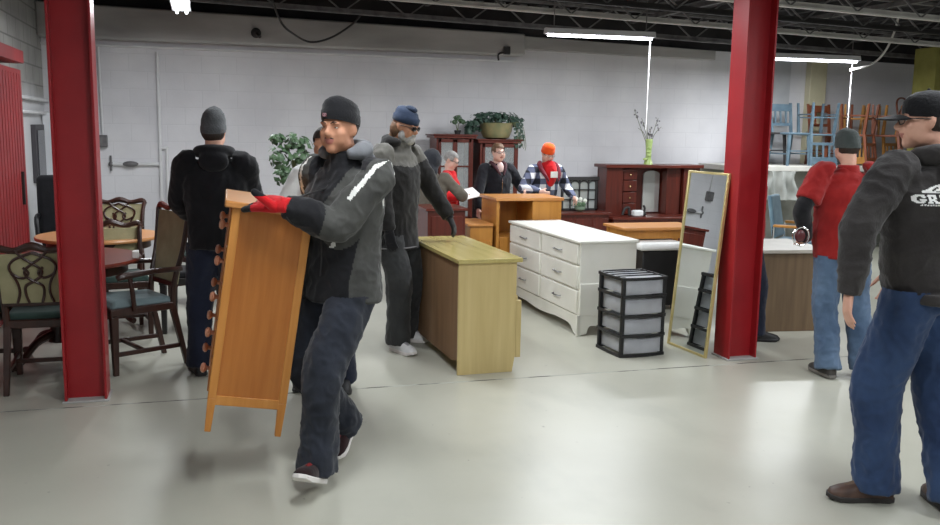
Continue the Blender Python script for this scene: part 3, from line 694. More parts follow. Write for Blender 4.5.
# big mirrored dresser (hutch)
Y = 10.75; a = onY(612,165,Y); c = onY(706,169,Y); zb = onY(655,216,Y).z; wv = c.x-a.x; hv = a.z
t = thing('mirrored_dresser', (a.x, Y, 0), 0, 'big mahogany dresser with tall mirror back, behind the leaning mirror', 'dresser')
b = B(); b.box(0,wv,-.12,.48,.06,zb-.03); b.build('body', W_redv, t, bev=.004)
b = B(); b.box(-.03,wv+.03,-.16,.5,zb-.03,zb); b.build('counter', W_red, t, bev=.005)
for k in range(3):
    for j in range(2):
        b = B(); b.box(.03+k*wv/3,wv/3*(k+1)-.03,-.135,-.11,.10+j*(zb-.16)/2,.06+(j+1)*(zb-.16)/2); o = b.build('drawer', W_redv, t, bev=.004)
        b = B(); b.ell((wv/3*(k+.5),-.15,.08+(j+.5)*(zb-.16)/2), .016, n=8); b.build('knob', M_brass, o)
b = B(); b.box(0,wv,.40,.44,zb,hv-.04); b.build('back_panel', W_redv, t)
b = B(); b.box(-.03,wv+.03,.10,.5,hv-.045,hv); b.build('crown', W_red, t, bev=.008)
b = B(); b.box(0,.24,.15,.42,zb,hv-.045); b.build('side_column', W_redv, t, bev=.004)
b = B(); b.box(wv-.24,wv,.15,.42,zb,hv-.045); b.build('side_column', W_redv, t, bev=.004)
for k in range(4):
    b = B(); hh = (hv-.06-zb)/4; b.box(.26,.46,.18,.42,zb+.01+hh*k,zb+hh*(k+1)); o = b.build('small_drawer', W_redv, t, bev=.005); b = B(); b.ell((.36,.17,zb+hh*(k+.5)), .012, n=8); b.build('knob', M_brass, o)
xm0 = onY(645,200,Y+.3).x-a.x; xm1 = onY(661,200,Y+.3).x-a.x
b = B(); b.prism([(xm0,zb+.02),(xm1,zb+.02),(xm1,hv-.14)]+[((xm0+xm1)/2+(xm1-xm0)/2*math.cos(R(q_)), hv-.14+.05*math.sin(R(q_))) for q_ in range(20,170,20)]+[(xm0,hv-.14)], .37, .395, 'y'); b.build('mirror', mat('bright_mirror_pane', (214,216,214), rough=.1, metal=.6), t, smooth=False)
b = B(); b.box(xm1+.02,wv-.26,.2,.42,zb,hv-.05); b.build('door', W_redv, t, bev=.005)
# things standing on its counter
p = onY(638,214,Y-.05)
tag(B().box(p.x-.07,p.x+.07,Y-.08,Y+.02,zb,zb+.085).build('small_box', mat('white_enamel', (226,228,228)), bev=.02), 'small white rounded case standing on the mirrored dresser counter', 'box')
b = B(); b.tube([(p.x-.2,Y-.0,zb+.02),(p.x-.17,Y-.0,zb+.1),(p.x-.11,Y-.0,zb+.11),(p.x-.1,Y,zb+.01)], .018, n=8); tag(b.build('dark_bracket', M_dark), 'small dark arched ornament left of the white case on the dresser', 'ornament')
b = B(); b.tube([(p.x+.10,Y-.0,zb+.01),(p.x+.12,Y-.0,zb+.1),(p.x+.10,Y-.0,zb+.14)], .016, n=8); b.ell((p.x+.11,Y,zb+.03), .03); tag(b.build('figurine', M_dark), 'small dark figurine right of the white case on the dresser', 'ornament')
# vase with twigs on the crown
p = onY(648,166,Y+.3)
t = thing('flower_vase', (p.x, Y+.3, hv), 0, 'lime green vase with wispy twigs standing on the mirrored dresser', 'vase')
M_lime = mat('lime_green_glass', (158,186,104), (196,214,148), rough=.25, scale=14)
b = B(); b.lathe([(.065,0),(.055,.03),(.036,.08),(.04,.2),(.05,.3),(.045,.34),(.03,.33)], 18); b.build('vase', M_lime, t)
b = B()
for k in range(4): b.ell((random.uniform(-.08,-.02)+k*.02,-.04,.07+.05*k), (.035,.015,.02), n=8)
b.build('leaf_ornament', M_lime, t)
b = B()
for tip in ((-.24,0,.72),(-.12,0,.6),(-.05,.02,.68),(.12,0,.62),(.16,-.02,.5),(.02,0,.5),(-.16,.02,.48)):
    b.tube([(0,0,.2),(tip[0]*.4,tip[1],.4),tip], [.005,.004,.003], n=5)
b.build('twigs', M_stem, t)
b = B()
for k in range(46):
    tip = random.choice(((-.24,.72),(-.12,.6),(.12,.62),(.16,.5),(.02,.5),(.0,.42),(.04,.4))); f_ = random.uniform(.75,1.0)
    leaf(b, V((tip[0]*f_+random.gauss(0,.014), random.gauss(0,.02), .3+(tip[1]-.3)*f_+random.gauss(0,.014))), V((random.gauss(0,1),-1,.3)), .032)
b.build('blossoms', mat('grey_violet_blossom', (92,88,100), (150,146,152), scale=30), t, smooth=False)

# light wood writing table
z = .76; a = fl(603,223,z); c = fl(664,231,z)
t = thing('writing_table', (a.x, a.y-.42, 0), 0, 'light orange wood side table behind the white dresser', 'table')
wv = .82
b = B(); b.box(0,wv,-.05,.42,z-.025,z); b.build('tabletop', W_oakt, t, bev=.004)
b = B(); b.box(.04,wv-.04,0,.38,z-.11,z-.025); b.build('apron', W_oak, t)
for x_ in (.05,wv-.05):
    for y_ in (.0,.37):
        b = B(); b.taper((x_,y_,z-.03),(x_,y_,0),.045,.03); b.build('leg', W_oak, t)
# reddish nightstand & white cushion on dark box
a = fl(629,233,.66)
t = thing('red_nightstand', (a.x, a.y-.30, 0), 0, 'reddish brown nightstand behind the white dresser below the writing table', 'nightstand')
b = B(); b.box(0,.36,0,.30,.05,.55); b.build('body', W_redv, t, bev=.004)
b = B(); b.box(-.015,.375,-.015,.31,.55,.57); b.build('top', W_red, t, bev=.003)
for k in range(3):
    b = B(); b.box(.02,.34,-.012,0,.08+k*.155,.22+k*.155); o = b.build('drawer', W_cherry, t, bev=.004); b = B(); b.ell((.18,-.02,.15+k*.155), .013, n=8); b.build('knob', W_dkwal, o)
a = onY(641,247,7.45)
t = thing('black_stool', (a.x+.22, 7.62, 0), 0, 'black boxy stool holding a white cushion, left of the leaning mirror', 'stool')
b = B(); b.box(-.2,.2,-.18,.18,.04,a.z-.04); b.build('body', M_blk, t, bev=.01)
for x_ in (-.16,.16):
    for y_ in (-.14,.14):
        b = B(); b.box(x_-.02,x_+.02,y_-.02,y_+.02,0,.05); b.build('foot', M_blk, t)
b = B(); b.box(a.x-.02,a.x+.46,7.40,7.84,a.z-.035,a.z+.035); tag(b.build('white_cushion', fabric('white_cushion_cloth', (230,230,228)), bev=.03, seg=4), 'flat white cushion lying on the black stool left of the leaning mirror', 'cushion')

# desk right of the right column
a0 = fl(808,332); 
t = thing('office_desk', (4.44, 6.42, 0), R(-7), 'brown laminate desk right of the red column, in front of the blue chair', 'desk')
z = .70
b = B(); b.box(.0,.60,0,.02,0,z-.03); b.box(.22,.6,.02,.7,0.02,z-.03); b.build('pedestal', W_desk, t, bev=.003)
b = B(); b.box(-.3,.62,-.03,.74,z-.03,z); b.build('desktop', mat('grey_laminate_top', (172,166,156), (186,180,170), rough=.35), t, bev=.004)
b = B(); b.box(.598,.61,.05,.66,.08,z-.1); o = b.build('drawer', W_desk, t, bev=.003)
# steel tray and pad on desk
a = fl(812,253,.70)

# chrome-framed blue armchair behind the desk
def office_chair(loc, rz, label):
    t = thing('blue_armchair', (loc[0], loc[1], 0), rz, label, 'chair')
    M_bl = fabric('slate_blue_vinyl', (98,124,140), (116,142,156), bump=.05)
    b = B(); b.box(-.24,.24,-.26,.22,.42,.50); b.build('seat', M_bl, t, bev=.03, seg=3)
    b = B(); b.hexa([V(q) for q in ((-.22,.18,.52),(.22,.18,.52),(.22,.23,.52),(-.22,.23,.52),(-.20,.26,.98),(.20,.26,.98),(.20,.31,.98),(-.20,.31,.98))]); b.build('backrest', M_bl, t, bev=.02, seg=3)
    for s in (-1,1):
        b = B(); b.bar((s*.28,.2,.66),(s*.28,-.2,.66), .045, .03); b.build('armrest', W_oak, t, bev=.01)
        for y_ in (-.22,.2):
            b = B(); b.tube([(s*.27,y_,0),(s*.27,y_,.65)], .013, n=8); b.build('leg', M_chrome, t)
    return t
p = fl(797,241,.48)
office_chair((p.x, p.y), R(42), 'slate blue padded armchair behind the laminate desk')

# chair shelf along the right of the back wall
zs = onY(800,166,10.55).z; xs = onY(760,166,10.55).x
t = thing('storage_shelf', (xs, 10.5, 0), 0, 'long white-edged shelf along the back wall carrying stacked chairs', 'shelf')
b = B(); b.box(-.4,4.4,0,.95,zs-.07,zs); b.build('shelf_board', mat('pale_shelf_edge', (188,186,178), (198,196,190)), t, bev=.004)
for x_ in (-.3,1.2,2.7,4.2):
    b = B(); b.box(x_,x_+.09,.05,.14,0,zs-.07); b.build('upright', M_soff, t)
b = B(); b.box(-.4,4.4,.86,.9,.0,zs-.07); b.build('rear_sheet', mat('murky_green_sheet', (128,132,124), (176,176,172), scale=3, rough=.6), t)
p = onY(781,195,10.3)
b = B(); rs = []
for i in range(15):
    z_ = .78+.027*i; wd_ = .24+.03*math.sin(i*.4); rs.append([V((p.x+wd_*(2*q_/20-1)+.004*math.sin(i*.6), 10.30+.03*math.sin(q_*.9+i*.25)+.01*math.sin(q_*1.9), z_)) for q_ in range(21)] + [V((p.x+wd_*(2*q_/20-1)+.004*math.sin(i*.6), 10.315+.03*math.sin(q_*.9+i*.25)+.01*math.sin(q_*1.9), z_)) for q_ in range(20,-1,-1)])
b.rings(rs); tag(b.build('plastic_sheeting', mat('grey_plastic_film', (136,140,136), (172,174,170), rough=.35, scale=4), ang=80), 'crumpled pale grey plastic sheeting hanging below the chair shelf', 'plastic sheet')
M_blue = mat('blue_grey_chair_paint', (78,98,112), (98,118,130), rough=.5, scale=10)
M_brch = wood('red_brown_chair_wood', (112,60,40), (140,80,54), 'z', .4)
M_goldch = wood('golden_chair_wood', (178,124,60), (200,146,78), 'z', .4)
def plain_chair(loc, rz, m_, label, flip=False, h=.86, slats=3, group='chairs stacked on the shelf', seatm=None, w=.19):
    t = thing('wooden_chair', loc, rz, label, 'chair', group)
    g = []
    b = B(); b.box(-w,w,-.19,.17,.42,.45); b.build('seat', seatm or m_, t, bev=.01)
    for s in (-1,1):
        b = B(); b.taper((s*(w-.02),-.17,.42),(s*(w+.005),-.19,0),.036,.026); b.build('leg', m_, t)
        b = B(); b.taper((s*(w-.02),.15,.42),(s*(w+.0),.2,0),.036,.026); b.build('leg', m_, t)
        b = B(); b.taper((s*(w-.02),.16,.42),(s*(w-.0),.23,h),.034,.028); b.build('stile', m_, t)
    b = B(); b.box(-w,w,.20,.225,h-.12,h-.02); b.build('top_rail', m_, t, bev=.005)
    b = B(); b.box(-w,w,.18,.20,.54,.58)
    for k in range(slats): 
        x_ = -w+2*w*(k+1)/(slats+1); b.hexa([V((x_-.012,.185,.57)),V((x_+.012,.185,.57)),V((x_+.012,.2,.57)),V((x_-.012,.2,.57)),V((x_-.012,.205,h-.1)),V((x_+.012,.205,h-.1)),V((x_+.012,.22,h-.1)),V((x_-.012,.22,h-.1))])
    b.build('back_slats', m_, t)
    b = B()
    for y_ in (-.18,.18): b.bar((-w,y_,.2),(w,y_,.2), .018)
    for s in (-1,1): b.bar((s*w,-.18,.16),(s*w,.19,.16), .018)
    b.build('stretcher', m_, t)
    if flip:
        t.rotation_euler = (R(180), 0, rz); t.location = (loc[0], loc[1], loc[2]+h)
    return t
def at_shelf(u, Y=10.85): return onY(u, 160, Y).x
plain_chair((at_shelf(786),10.80,zs), R(8), M_blue, 'blue-grey painted wooden chair on the shelf, left one, upright')
plain_chair((at_shelf(812),10.80,zs), R(-6), M_blue, 'blue-grey painted wooden chair on the shelf, right one, legs up', flip=True)
plain_chair((at_shelf(769),10.95,zs), R(0), M_dark, 'near-black low chair on the shelf next to the red column', h=.62, slats=0)
plain_chair((at_shelf(833),11.0,zs), R(5), M_brch, 'red-brown chair on the shelf just left of the hanging cord, upright', slats=2)
plain_chair((at_shelf(851),10.75,zs), R(25), M_brch, 'red-brown chair upside down on the shelf right of the hanging cord', flip=True, slats=2, w=.15)
plain_chair((at_shelf(861),11.08,zs), R(-30), M_goldch, 'golden chair upside down on the shelf, left of two golden ones', flip=True, slats=4, w=.15)
plain_chair((at_shelf(880),10.75,zs), R(40), M_brch, 'red-brown chair upside down on the shelf, rightmost red-brown one', flip=True, slats=2, w=.15)
plain_chair((at_shelf(890),11.08,zs), R(10), M_goldch, 'golden chair upside down on the shelf, right of two golden ones', flip=True, slats=3, w=.16)
# bentwood chair with light blue seat
x_ = at_shelf(908,10.8)
t = thing('bentwood_chair', (x_, 10.75, zs), R(20), 'bentwood chair with hooped back and pale blue seat on the shelf', 'chair', 'chairs stacked on the shelf')
b = B(); b.lathe([(.19,.44),(.21,.46),(.20,.485),(.17,.49)], 24); b.build('seat', mat('pale_blue_vinyl', (140,162,184), (156,176,196), rough=.35), t)
for k in range(4):
    a_ = R(45+90*k); b = B(); b.tube([(.15*math.cos(a_),.15*math.sin(a_),.44),(.22*math.cos(a_),.22*math.sin(a_),0)], .014, n=8); b.build('leg', M_goldch, t)
b = B(); b.tube([(-.19,.08,.46),(-.21,.14,.75),(-.14,.2,.92),(0,.21,.97),(.14,.2,.92),(.21,.14,.75),(.19,.08,.46)], .014, n=8); b.tube([(-.1,.14,.46),(-.11,.17,.7),(0,.19,.82),(.11,.17,.7),(.1,.14,.46)], .011, n=8); b.build('back_hoop', M_brch, t)
b = B(); b.tube([(.17*math.cos(R(q_)),.17*math.sin(R(q_)),.2) for q_ in range(0,361,30)], .009, n=6); b.build('foot_ring', M_goldch, t)
# yellow-green post top right
a = onY(934,60,10.2)
b = B(); b.box(a.x-.05,a.x+.4,10.1,10.5,0,roof(a.x)+.1); tag(b.build('olive_pillar', mat('olive_paint', (126,122,58), (142,138,72), rough=.6), bev=.005), 'olive yellow square pillar at the top right picture edge', 'pillar')

# carried chest of drawers (tipped a little, off the floor)
t = thing('chest_of_drawers', CHP, 0, 'orange pine chest of drawers being carried by the man in front', 'chest of drawers')
t.rotation_euler = (0, R(CHT), R(CHR))
cw, cdp, chh = .70, .355, 1.06     # y-length, x-depth, height
for y_ in (0, cw-.03):             # side panels face -Y and +Y
    b = B(); b.box(.035,cdp-.035,y_+.006,y_+.024,.16,chh-.025); b.build('side_panel', W_chest, t)
    b = B(); b.box(.035,cdp-.035,y_,y_+.03,.13,.175); b.build('side_rail', W_chestf, t, bev=.003)
for x_ in (0, cdp-.038):
    for y_ in (0, cw-.038):
        b = B(); b.taper((x_+.019,y_+.019,chh-.025),(x_+.019,y_+.019,.16),.038,.038); b.build('post', W_chestf, t, bev=.003)
        b = B(); b.taper((x_+.019,y_+.019,.16),(x_+.019,y_+.019,0),.038,.028); b.build('leg', W_chestf, t, bev=.003)
b = B(); b.box(-.035,cdp+.01,-.02,cw+.02,chh-.025,chh+.005); b.build('top', W_oakt, t, bev=.006)
b = B(); b.box(cdp-.02,cdp-.008,.03,cw-.03,.14,chh-.025); b.build('back_panel', W_back, t)
M_knob = mat('pink_brown_knob_wood', (186,122,96), (204,142,112), rough=.3)
for k in range(5):
    z0 = .18+k*.170
    b = B(); b.box(-.006,.3,.04,cw-.04,z0,z0+.16); o = b.build('drawer', W_chest, t, bev=.003)
    for y_ in (.15, cw-.15):
        b = B(); M_ = Matrix.Rotation(R(-90), 4, 'Y')
        rs = []
        for r_, h_ in ((.010,0),(.010,.014),(.022,.022),(.024,.032),(.016,.040),(.004,.042)):
            rs.append([V((-.006-h_, y_+r_*math.cos(2*math.pi*q_/14), z0+.08+r_*math.sin(2*math.pi*q_/14))) for q_ in range(14)])
        b.rings(rs); b.build('knob', M_knob, o)
CHEST = t
# ------------------------------------------------------------------ people
SK = mat('skin_light', (198,148,126), (210,162,140), rough=.55, scale=14)
SKt = mat('skin_tanned', (172,120,92), (186,134,106), rough=.55, scale=14)
SKp = mat('skin_pale', (214,170,152), (224,184,168), rough=.55, scale=14)
LIP = mat('lips', (172,108,98), rough=.5)
EYEW = mat('eye_white', (225,222,218), rough=.2); EYED = mat('iris_dark', (38,28,24), rough=.15)
HAIRD = mat('dark_brown_hair', (34,26,22), (50,38,30), rough=.6, scale=30, bump=.4, bscale=120, bstretch=(1,1,.2))
HAIRG = mat('grey_hair', (138,136,134), (176,174,170), rough=.6, scale=30, bump=.4, bscale=120, bstretch=(1,1,.2))
HAIRB = mat('brown_hair', (88,62,44), (112,84,60), rough=.6, scale=30, bump=.4, bscale=120, bstretch=(1,1,.2))
DENIMD = fabric('dark_denim', (28,31,38), (50,54,64), bump=.2, scale=4)
DENIM = fabric('blue_denim', (34,50,80), (54,74,108), bump=.2, scale=4)
DENIMF = fabric('faded_denim', (62,80,104), (92,112,136), bump=.2, scale=4)
NAVY = fabric('navy_denim', (22,26,42), (32,38,56), scale=4)
CHAR = fabric('charcoal_cloth', (50,51,52), (62,63,63), scale=5)
RUB = mat('white_rubber', (218,212,208), (228,224,220), rough=.5)
M_lens = mat('spectacle_glass', (230,234,236), rough=.05, alpha=.14)
LENS = mat('dark_lens', (18,16,16), rough=.08)

def ik(a, t, l1, l2, pole):
    a, t, pole = V(a), V(t), V(pole); d = t-a; L_ = d.length
    if L_ > (l1+l2)*.995: t = a+d.normalized()*(l1+l2)*.995; d = t-a; L_ = d.length
    c = (l1*l1+L_*L_-l2*l2)/(2*L_); h = math.sqrt(max(0, l1*l1-c*c)); u = d.normalized()
    p = (pole-u*pole.dot(u)).normalized()
    return a+u*c+p*h, t
KS = []
class Sk: pass
def skeleton(S=1.0, hip=(0,0), hz=.955, lean=(0,0), twist=0, foot=None, hand=None, epole=None, kpole=None, look=(0,0,0), shw=.185, headf=0, headx=0, shy=.005):
    """local frame: faces -Y, left side is +X; S scales the body"""
    k = Sk(); k.S = S
    k.pel = V((hip[0], hip[1], hz*S)); up_ = V((lean[0], lean[1], .50*S)); k.up = up_.normalized()
    k.waist = k.pel + up_*.28; k.chest = k.pel + up_*.68; k.neck = k.pel + up_*1.04
    T = Matrix.Rotation(twist, 3, 'Z'); k.T = T
    k.fwd = T @ V((0,-1,0)); k.sh = {}; k.el = {}; k.wr = {}; k.hp = {}; k.kn = {}; k.an = {}
    foot = foot or {}; hand = hand or {}; epole = epole or {}; kpole = kpole or {}
    k.footd = {}
    for s in (-1, 1):
        k.sh[s] = k.pel + up_*.955 + T @ V((s*shw*S, shy, 0))
        tgt = hand.get(s, tuple(k.sh[s] + V((s*.07*S, -.06*S, -.53*S))))
        k.el[s], k.wr[s] = ik(k.sh[s], tgt, .29*S, .255*S, epole.get(s, (s*.5, 1, 0)))
        k.hp[s] = k.pel + V((s*.09*S, 0, -.03*S))
        f = foot.get(s, ((s*.11, .0, 0), (s*.25, -1, 0)))
        an = V(f[0]) + V((0,0,.085*S)); k.footd[s] = V(f[1]).normalized()
        k.kn[s], k.an[s] = ik(k.hp[s], an, .43*S, .425*S, kpole.get(s, (s*.15, -1, .0)))
    k.head = k.neck + V((headx, -.03*S+headf, .155*S))
    k.HM = Matrix.Rotation(look[0], 4, 'Z') @ Matrix.Rotation(look[1], 4, 'X') @ Matrix.Rotation(look[2], 4, 'Y')
    k.HM = k.HM @ Matrix.Scale(.945, 4); k.HM.translation = k.head
    KS.append(k); return k
def addhead(b, k, beard=False, detail=True, chub=0):
    S = k.S; M3 = k.HM.to_3x3()
    def e(c, r, rot=None):
        b.ell(k.HM @ (V(c)*S), tuple(x*S for x in r), M3 @ rot if rot else M3, n=20)
    w = 1+chub
    e((0,.018,.030), (.076,.097,.088)); e((0,-.028,-.030), (.062*w,.062,.086)); e((0,-.062,-.090), (.030*w,.026,.026))
    for s in (-1,1):
        e((s*.036*w,-.012,-.066), (.031*w,.048,.034)); e((s*.038*w,-.054,-.020), (.028*w,.028,.028)); e((s*.036*w,-.044,-.048), (.030*w,.034,.040))
        e((s*.030,-.081,.028), (.026,.014,.010)); e((s*.031,-.074,.016), (.017,.011,.006)); e((s*.031,-.073,.001), (.017,.010,.005))
        e((s*.078,.012,-.004), (.009,.020,.032), Matrix.Rotation(R(-s*18), 3, 'Z')); e((s*.071,.008,-.012), (.012,.014,.02))
        e((s*.012,-.098,-.026), (.009,.010,.008))
    h = lambda p: k.HM @ (V(p)*S)
    b.tube([h((0,-.080,.022)), h((0,-.096,.0)), h((0,-.110,-.020)), h((0,-.100,-.030))], [.009*S,.010*S,.0135*S,.008*S], n=10)
    e((0,-.086,-.050), (.023,.012,.0065)); e((0,-.084,-.061), (.019,.012,.007))
    b.tube([k.neck-k.up*.08*S, k.neck+k.up*.02*S, h((0,.02,-.05))], [.062*S,.054*S,.056*S], n=16)
def hand_shape(b, W, d, n, S=1, curl=.5, side=1, r=.0085, spread=1.0, curls=None, thumb=None, grow=0):
    """W wrist, d towards the fingertips, n palm normal (the side the fingers curl to), side: thumb direction sign"""
    d = V(d).normalized(); n = V(n); n = (n-d*n.dot(d)).normalized(); x = d.cross(n)*side   # x: towards the thumb
    P = lambda a, c, e=0: V(W)+x*(a*S)+d*(c*S)+n*(e*S)
    b.tube([P(0,-.03), P(0,.0), P(.0,.03), P(0,.065), P(0,.088)], [(.027*S+grow,.020*S+grow),(.029*S+grow,.019*S+grow),(.038*S+grow,.017*S+grow),(.041*S+grow,.015*S+grow),(.037*S+grow,.012*S+grow)], n=14, ref=x)
    for i, (a, L_) in enumerate(((.030,.074),(.0105,.082),(-.0095,.076),(-.029,.060))):
        c = (curls[i] if curls else curl)
        p = P(a*spread, .075); q = [p]; dd = (d + x*(a*1.6*spread)).normalized(); ang = 0
        for j, f in enumerate((.45,.32,.23)):
            ang += c*(.75 if j == 0 else .9)
            dv = dd*math.cos(ang) + n*math.sin(ang); q.append(q[-1]+dv*L_*f*S)
        b.tube(q, [(r+.001)*S+grow, r*S+grow, (r-.0006)*S+grow, (r-.002)*S+grow], n=10, sub=3)
        b.ell(q[-1], (r-.002)*S+grow, n=8)
    t1 = thumb or (.75,.62,.25)
    tv = (x*t1[0]+d*t1[1]+n*t1[2]).normalized(); tv2 = (x*t1[0]*.55+d*(t1[1]+.25)+n*(t1[2]+.15)).normalized()
    p0 = P(.018,.015,.004); p1 = p0+tv*.042*S; p2 = p1+tv2*.032*S; p3 = p2+tv2*.024*S
    b.tube([p0, p1, p2, p3], [.014*S+grow,.0115*S+grow,.010*S+grow,.008*S+grow], n=10, sub=3); b.ell(p3, .008*S+grow, n=8)
def body(k, m_, parent, vox=.009, hands=None, chub=0, lipm=True, legs=True, name='body', bulk=1.0):
    S = k.S; b = B(); addhead(b, k, chub=chub)
    X = k.T @ V((1,0,0))
    b.tube([k.pel-V((0,0,.07*S)), k.pel, k.waist, k.chest, k.chest+k.up*.10*S, k.neck-k.up*.03*S], [(.10*S*bulk,.07*S),(.135*S*bulk,.085*S*bulk),(.115*S*bulk,.08*S*bulk),(.135*S*bulk,.09*S*bulk),(.13*S,.07*S),(.05*S,.05*S)], n=18, ref=X)
    for s in (-1,1):
        b.tube([k.sh[s]-X*s*.03*S, k.sh[s], (k.sh[s]+k.el[s])/2, k.el[s], (k.el[s]*.6+k.wr[s]*.4), k.wr[s]], [.05*S,.048*S,.040*S,.034*S,.033*S,.024*S], n=12)
        if hands and s in hands:
            h = hands[s]; hand_shape(b, k.wr[s], h['d'], h['n'], S, h.get('curl',.4), h.get('side',1), curls=h.get('curls'), thumb=h.get('thumb'))
        if legs:
            b.tube([k.hp[s], (k.hp[s]+k.kn[s])/2, k.kn[s], k.kn[s]*.6+k.an[s]*.4, k.an[s]], [.078*S,.066*S,.05*S,.048*S,.034*S], n=12)
            a = k.an[s]; f = k.footd[s]; b.tube([a+V((0,0,.02)), a+V((0,0,-.02)), a+f*.05*S+V((0,0,-.03))], [.034*S,.030*S,.022*S], n=10)
    Hi = k.HM.inverted()
    def fn(c, n):
        q = (Hi @ c)/S
        return 1 if (abs(q.x) < .023 and -.068 < q.z < -.045 and q.y < -.085) else 0
    o = b.blend(name, [m_, LIP] if lipm else m_, parent, vox=vox, it=5, fac=.5, fn=fn if lipm else None)
    return o
def face_bits(k, parent, brow=HAIRD, closed=False, eyes=True):
    S = k.S; h = lambda p: k.HM @ (V(p)*S)
    if eyes:
        for s in (-1,1):
            b = B(); b.ell(h((s*.031,-.0745,.009)), (.0125*S,.0095*S,.0062*S), k.HM.to_3x3(), n=14); b.mi = 1; b.ell(h((s*.031,-.0820,.009)), (.0048*S,.003*S,.0048*S), k.HM.to_3x3(), n=10); b.build('eye', [EYEW, EYED], parent)
    b = B()
    for s in (-1,1): b.tube([h((s*.012,-.094,.026)), h((s*.030,-.095,.034)), h((s*.050,-.080,.029))], [.0022*S,.003*S,.0016*S], n=8)
    b.build('eyebrows', brow, parent)
def glasses(k, parent, m_=M_blk, lens=None, w=.030, hgt=.017, temples=True, name='glasses'):
    S = k.S; h = lambda p: k.HM @ (V(p)*S)
    b = B()
    for s in (-1,1):
        pts = [h((s*.034+w*.95*math.cos(R(a)), -.101+.012*abs(math.cos(R(a)))*(1 if s*math.cos(R(a)) > 0 else 0), .008+hgt*math.sin(R(a)))) for a in range(0,361,30)]
        b.tube(pts, .0022*S, n=6, sub=2)
        b.tube([h((s*.063,-.09,.014)), h((s*.078,-.04,.014)), h((s*.083,.01,.010))], .0024*S, n=6)
    b.tube([h((-.008,-.103,.012)), h((0,-.106,.015)), h((.008,-.103,.012))], .0022*S, n=6)
    o = b.build(name, m_, parent)
    b = B()
    for s in (-1,1): b.ell(h((s*.034,-.099,.008)), (w*.93*S,.003*S,hgt*.95*S), k.HM.to_3x3() @ Matrix.Rotation(R(-s*-10), 3, 'Z'), n=14)
    b.build('lenses', lens or M_lens, o)
    return o
def beanie(k, parent, m_, z=.025, tall=.0, name='beanie', slouch=(0,0), fold=True, tip=False):
    S = k.S; b = B(); M3 = k.HM.to_3x3(); h = lambda p: k.HM @ (V(p)*S)
    rs = []
    def ring(zz, rx, ry, cy=.016, tilt=-.018): return [h(((rx)*math.cos(2*math.pi*i/28), cy+ry*math.sin(2*math.pi*i/28), zz+tilt*math.sin(2*math.pi*i/28)+slouch[1]*0)) for i in range(28)]
    zt = .140+tall; z4 = z+.040; D = zt-z4
    L_ = [(z-.012,.074,.096),(z-.012,.085,.108),(z+.012,.088,.111),(z+.034,.087,.110),(z4,.084,.106),(z4+D*.3,.083,.104),(z4+D*.62,.072,.092),(z4+D*.86,.050,.066),(z4+D*.97,.028,.038),(zt,.006,.008)]
    for i, (zz, rx, ry) in enumerate(L_):
        f = max(0, i-4)/5
        rs.append([p + M3 @ (V((slouch[0], slouch[1], 0))*f*S) for p in ring(zz, rx, ry, tilt=-.02*(1-f*.6))])
    b.rings(rs, cap=True)
    if tip: b.ell(h((slouch[0]*.5, slouch[1]+.02, z+.115+tall)), (.045*S,.05*S,.03*S), M3)
    return b.build(name, m_, parent, ang=60)
def shoe(k, s, parent, m_, sole=None, name='shoe', L_=.27, w=.048, pitch=0, accent=None):
    S = k.S; a = k.an[s]; f = k.footd[s]; f = V((f.x, f.y, 0)).normalized(); x = V((f.y, -f.x, 0))
    M_ = Matrix((x, f, V((0,0,1)))).transposed().to_4x4(); M_ = M_ @ Matrix.Rotation(pitch, 4, 'X')
    M_.translation = a; T = lambda p: M_ @ (V(p)*S)
    z0 = -.085
    b = B()
    rs = []
    for y_, ww, hh in ((-.075,.020,.030),(-.066,.034,.075),(-.03,.038,.095),(.02,.037,.092),(.06,.040,.075),(.11,.046,.056),(.15,.045,.046),(.185,.036,.034),(.198,.018,.018)):
        rs.append([T((ww*math.copysign(abs(math.cos(2*math.pi*i/16))**.8, math.cos(2*math.pi*i/16)), y_, z0+.018+ (hh*(max(0,math.sin(2*math.pi*i/16))**.75) if math.sin(2*math.pi*i/16) > 0 else 0))) for i in range(16)])
    b.rings(rs); o = b.build(name, m_, parent, ang=60)
    b = B(); out = []
    pr_ = [(-.082,.0),(-.078,.026),(-.05,.040),(0,.038),(.05,.041),(.11,.050),(.16,.048),(.195,.030),(.208,.0)]
    pts = [(w_, y_) for y_, w_ in pr_] + [(-w_, y_) for y_, w_ in pr_[::-1][1:-1]]
    r0_ = [T((p[0], p[1], z0+.0+ (.012 if p[1] > .17 else 0))) for p in pts]; r1_ = [T((p[0]*1.02, p[1], z0+.024+(.008 if p[1] > .17 else 0))) for p in pts]
    b.rings([r0_, r1_]); b.build('sole', sole or RUB, o, bev=.004)
    if accent:
        b = B(); b.tube([T((0,.03,.015)), T((.0,.08,-.012)), T((.0,.13,-.028))], [.016*S,.018*S,.014*S], n=8); b.build('laces', accent, o)
    else:
        b = B()
        for j in range(4): y_ = .045+.022*j; zz = z0+.098-.017*j; b.tube([T((-.022,y_,zz-.012)), T((0,y_,zz)), T((.022,y_,zz-.012))], .0035*S, n=5)
        b.build('laces', accent or M_blk if sole is None else M_soff, o)
    return o
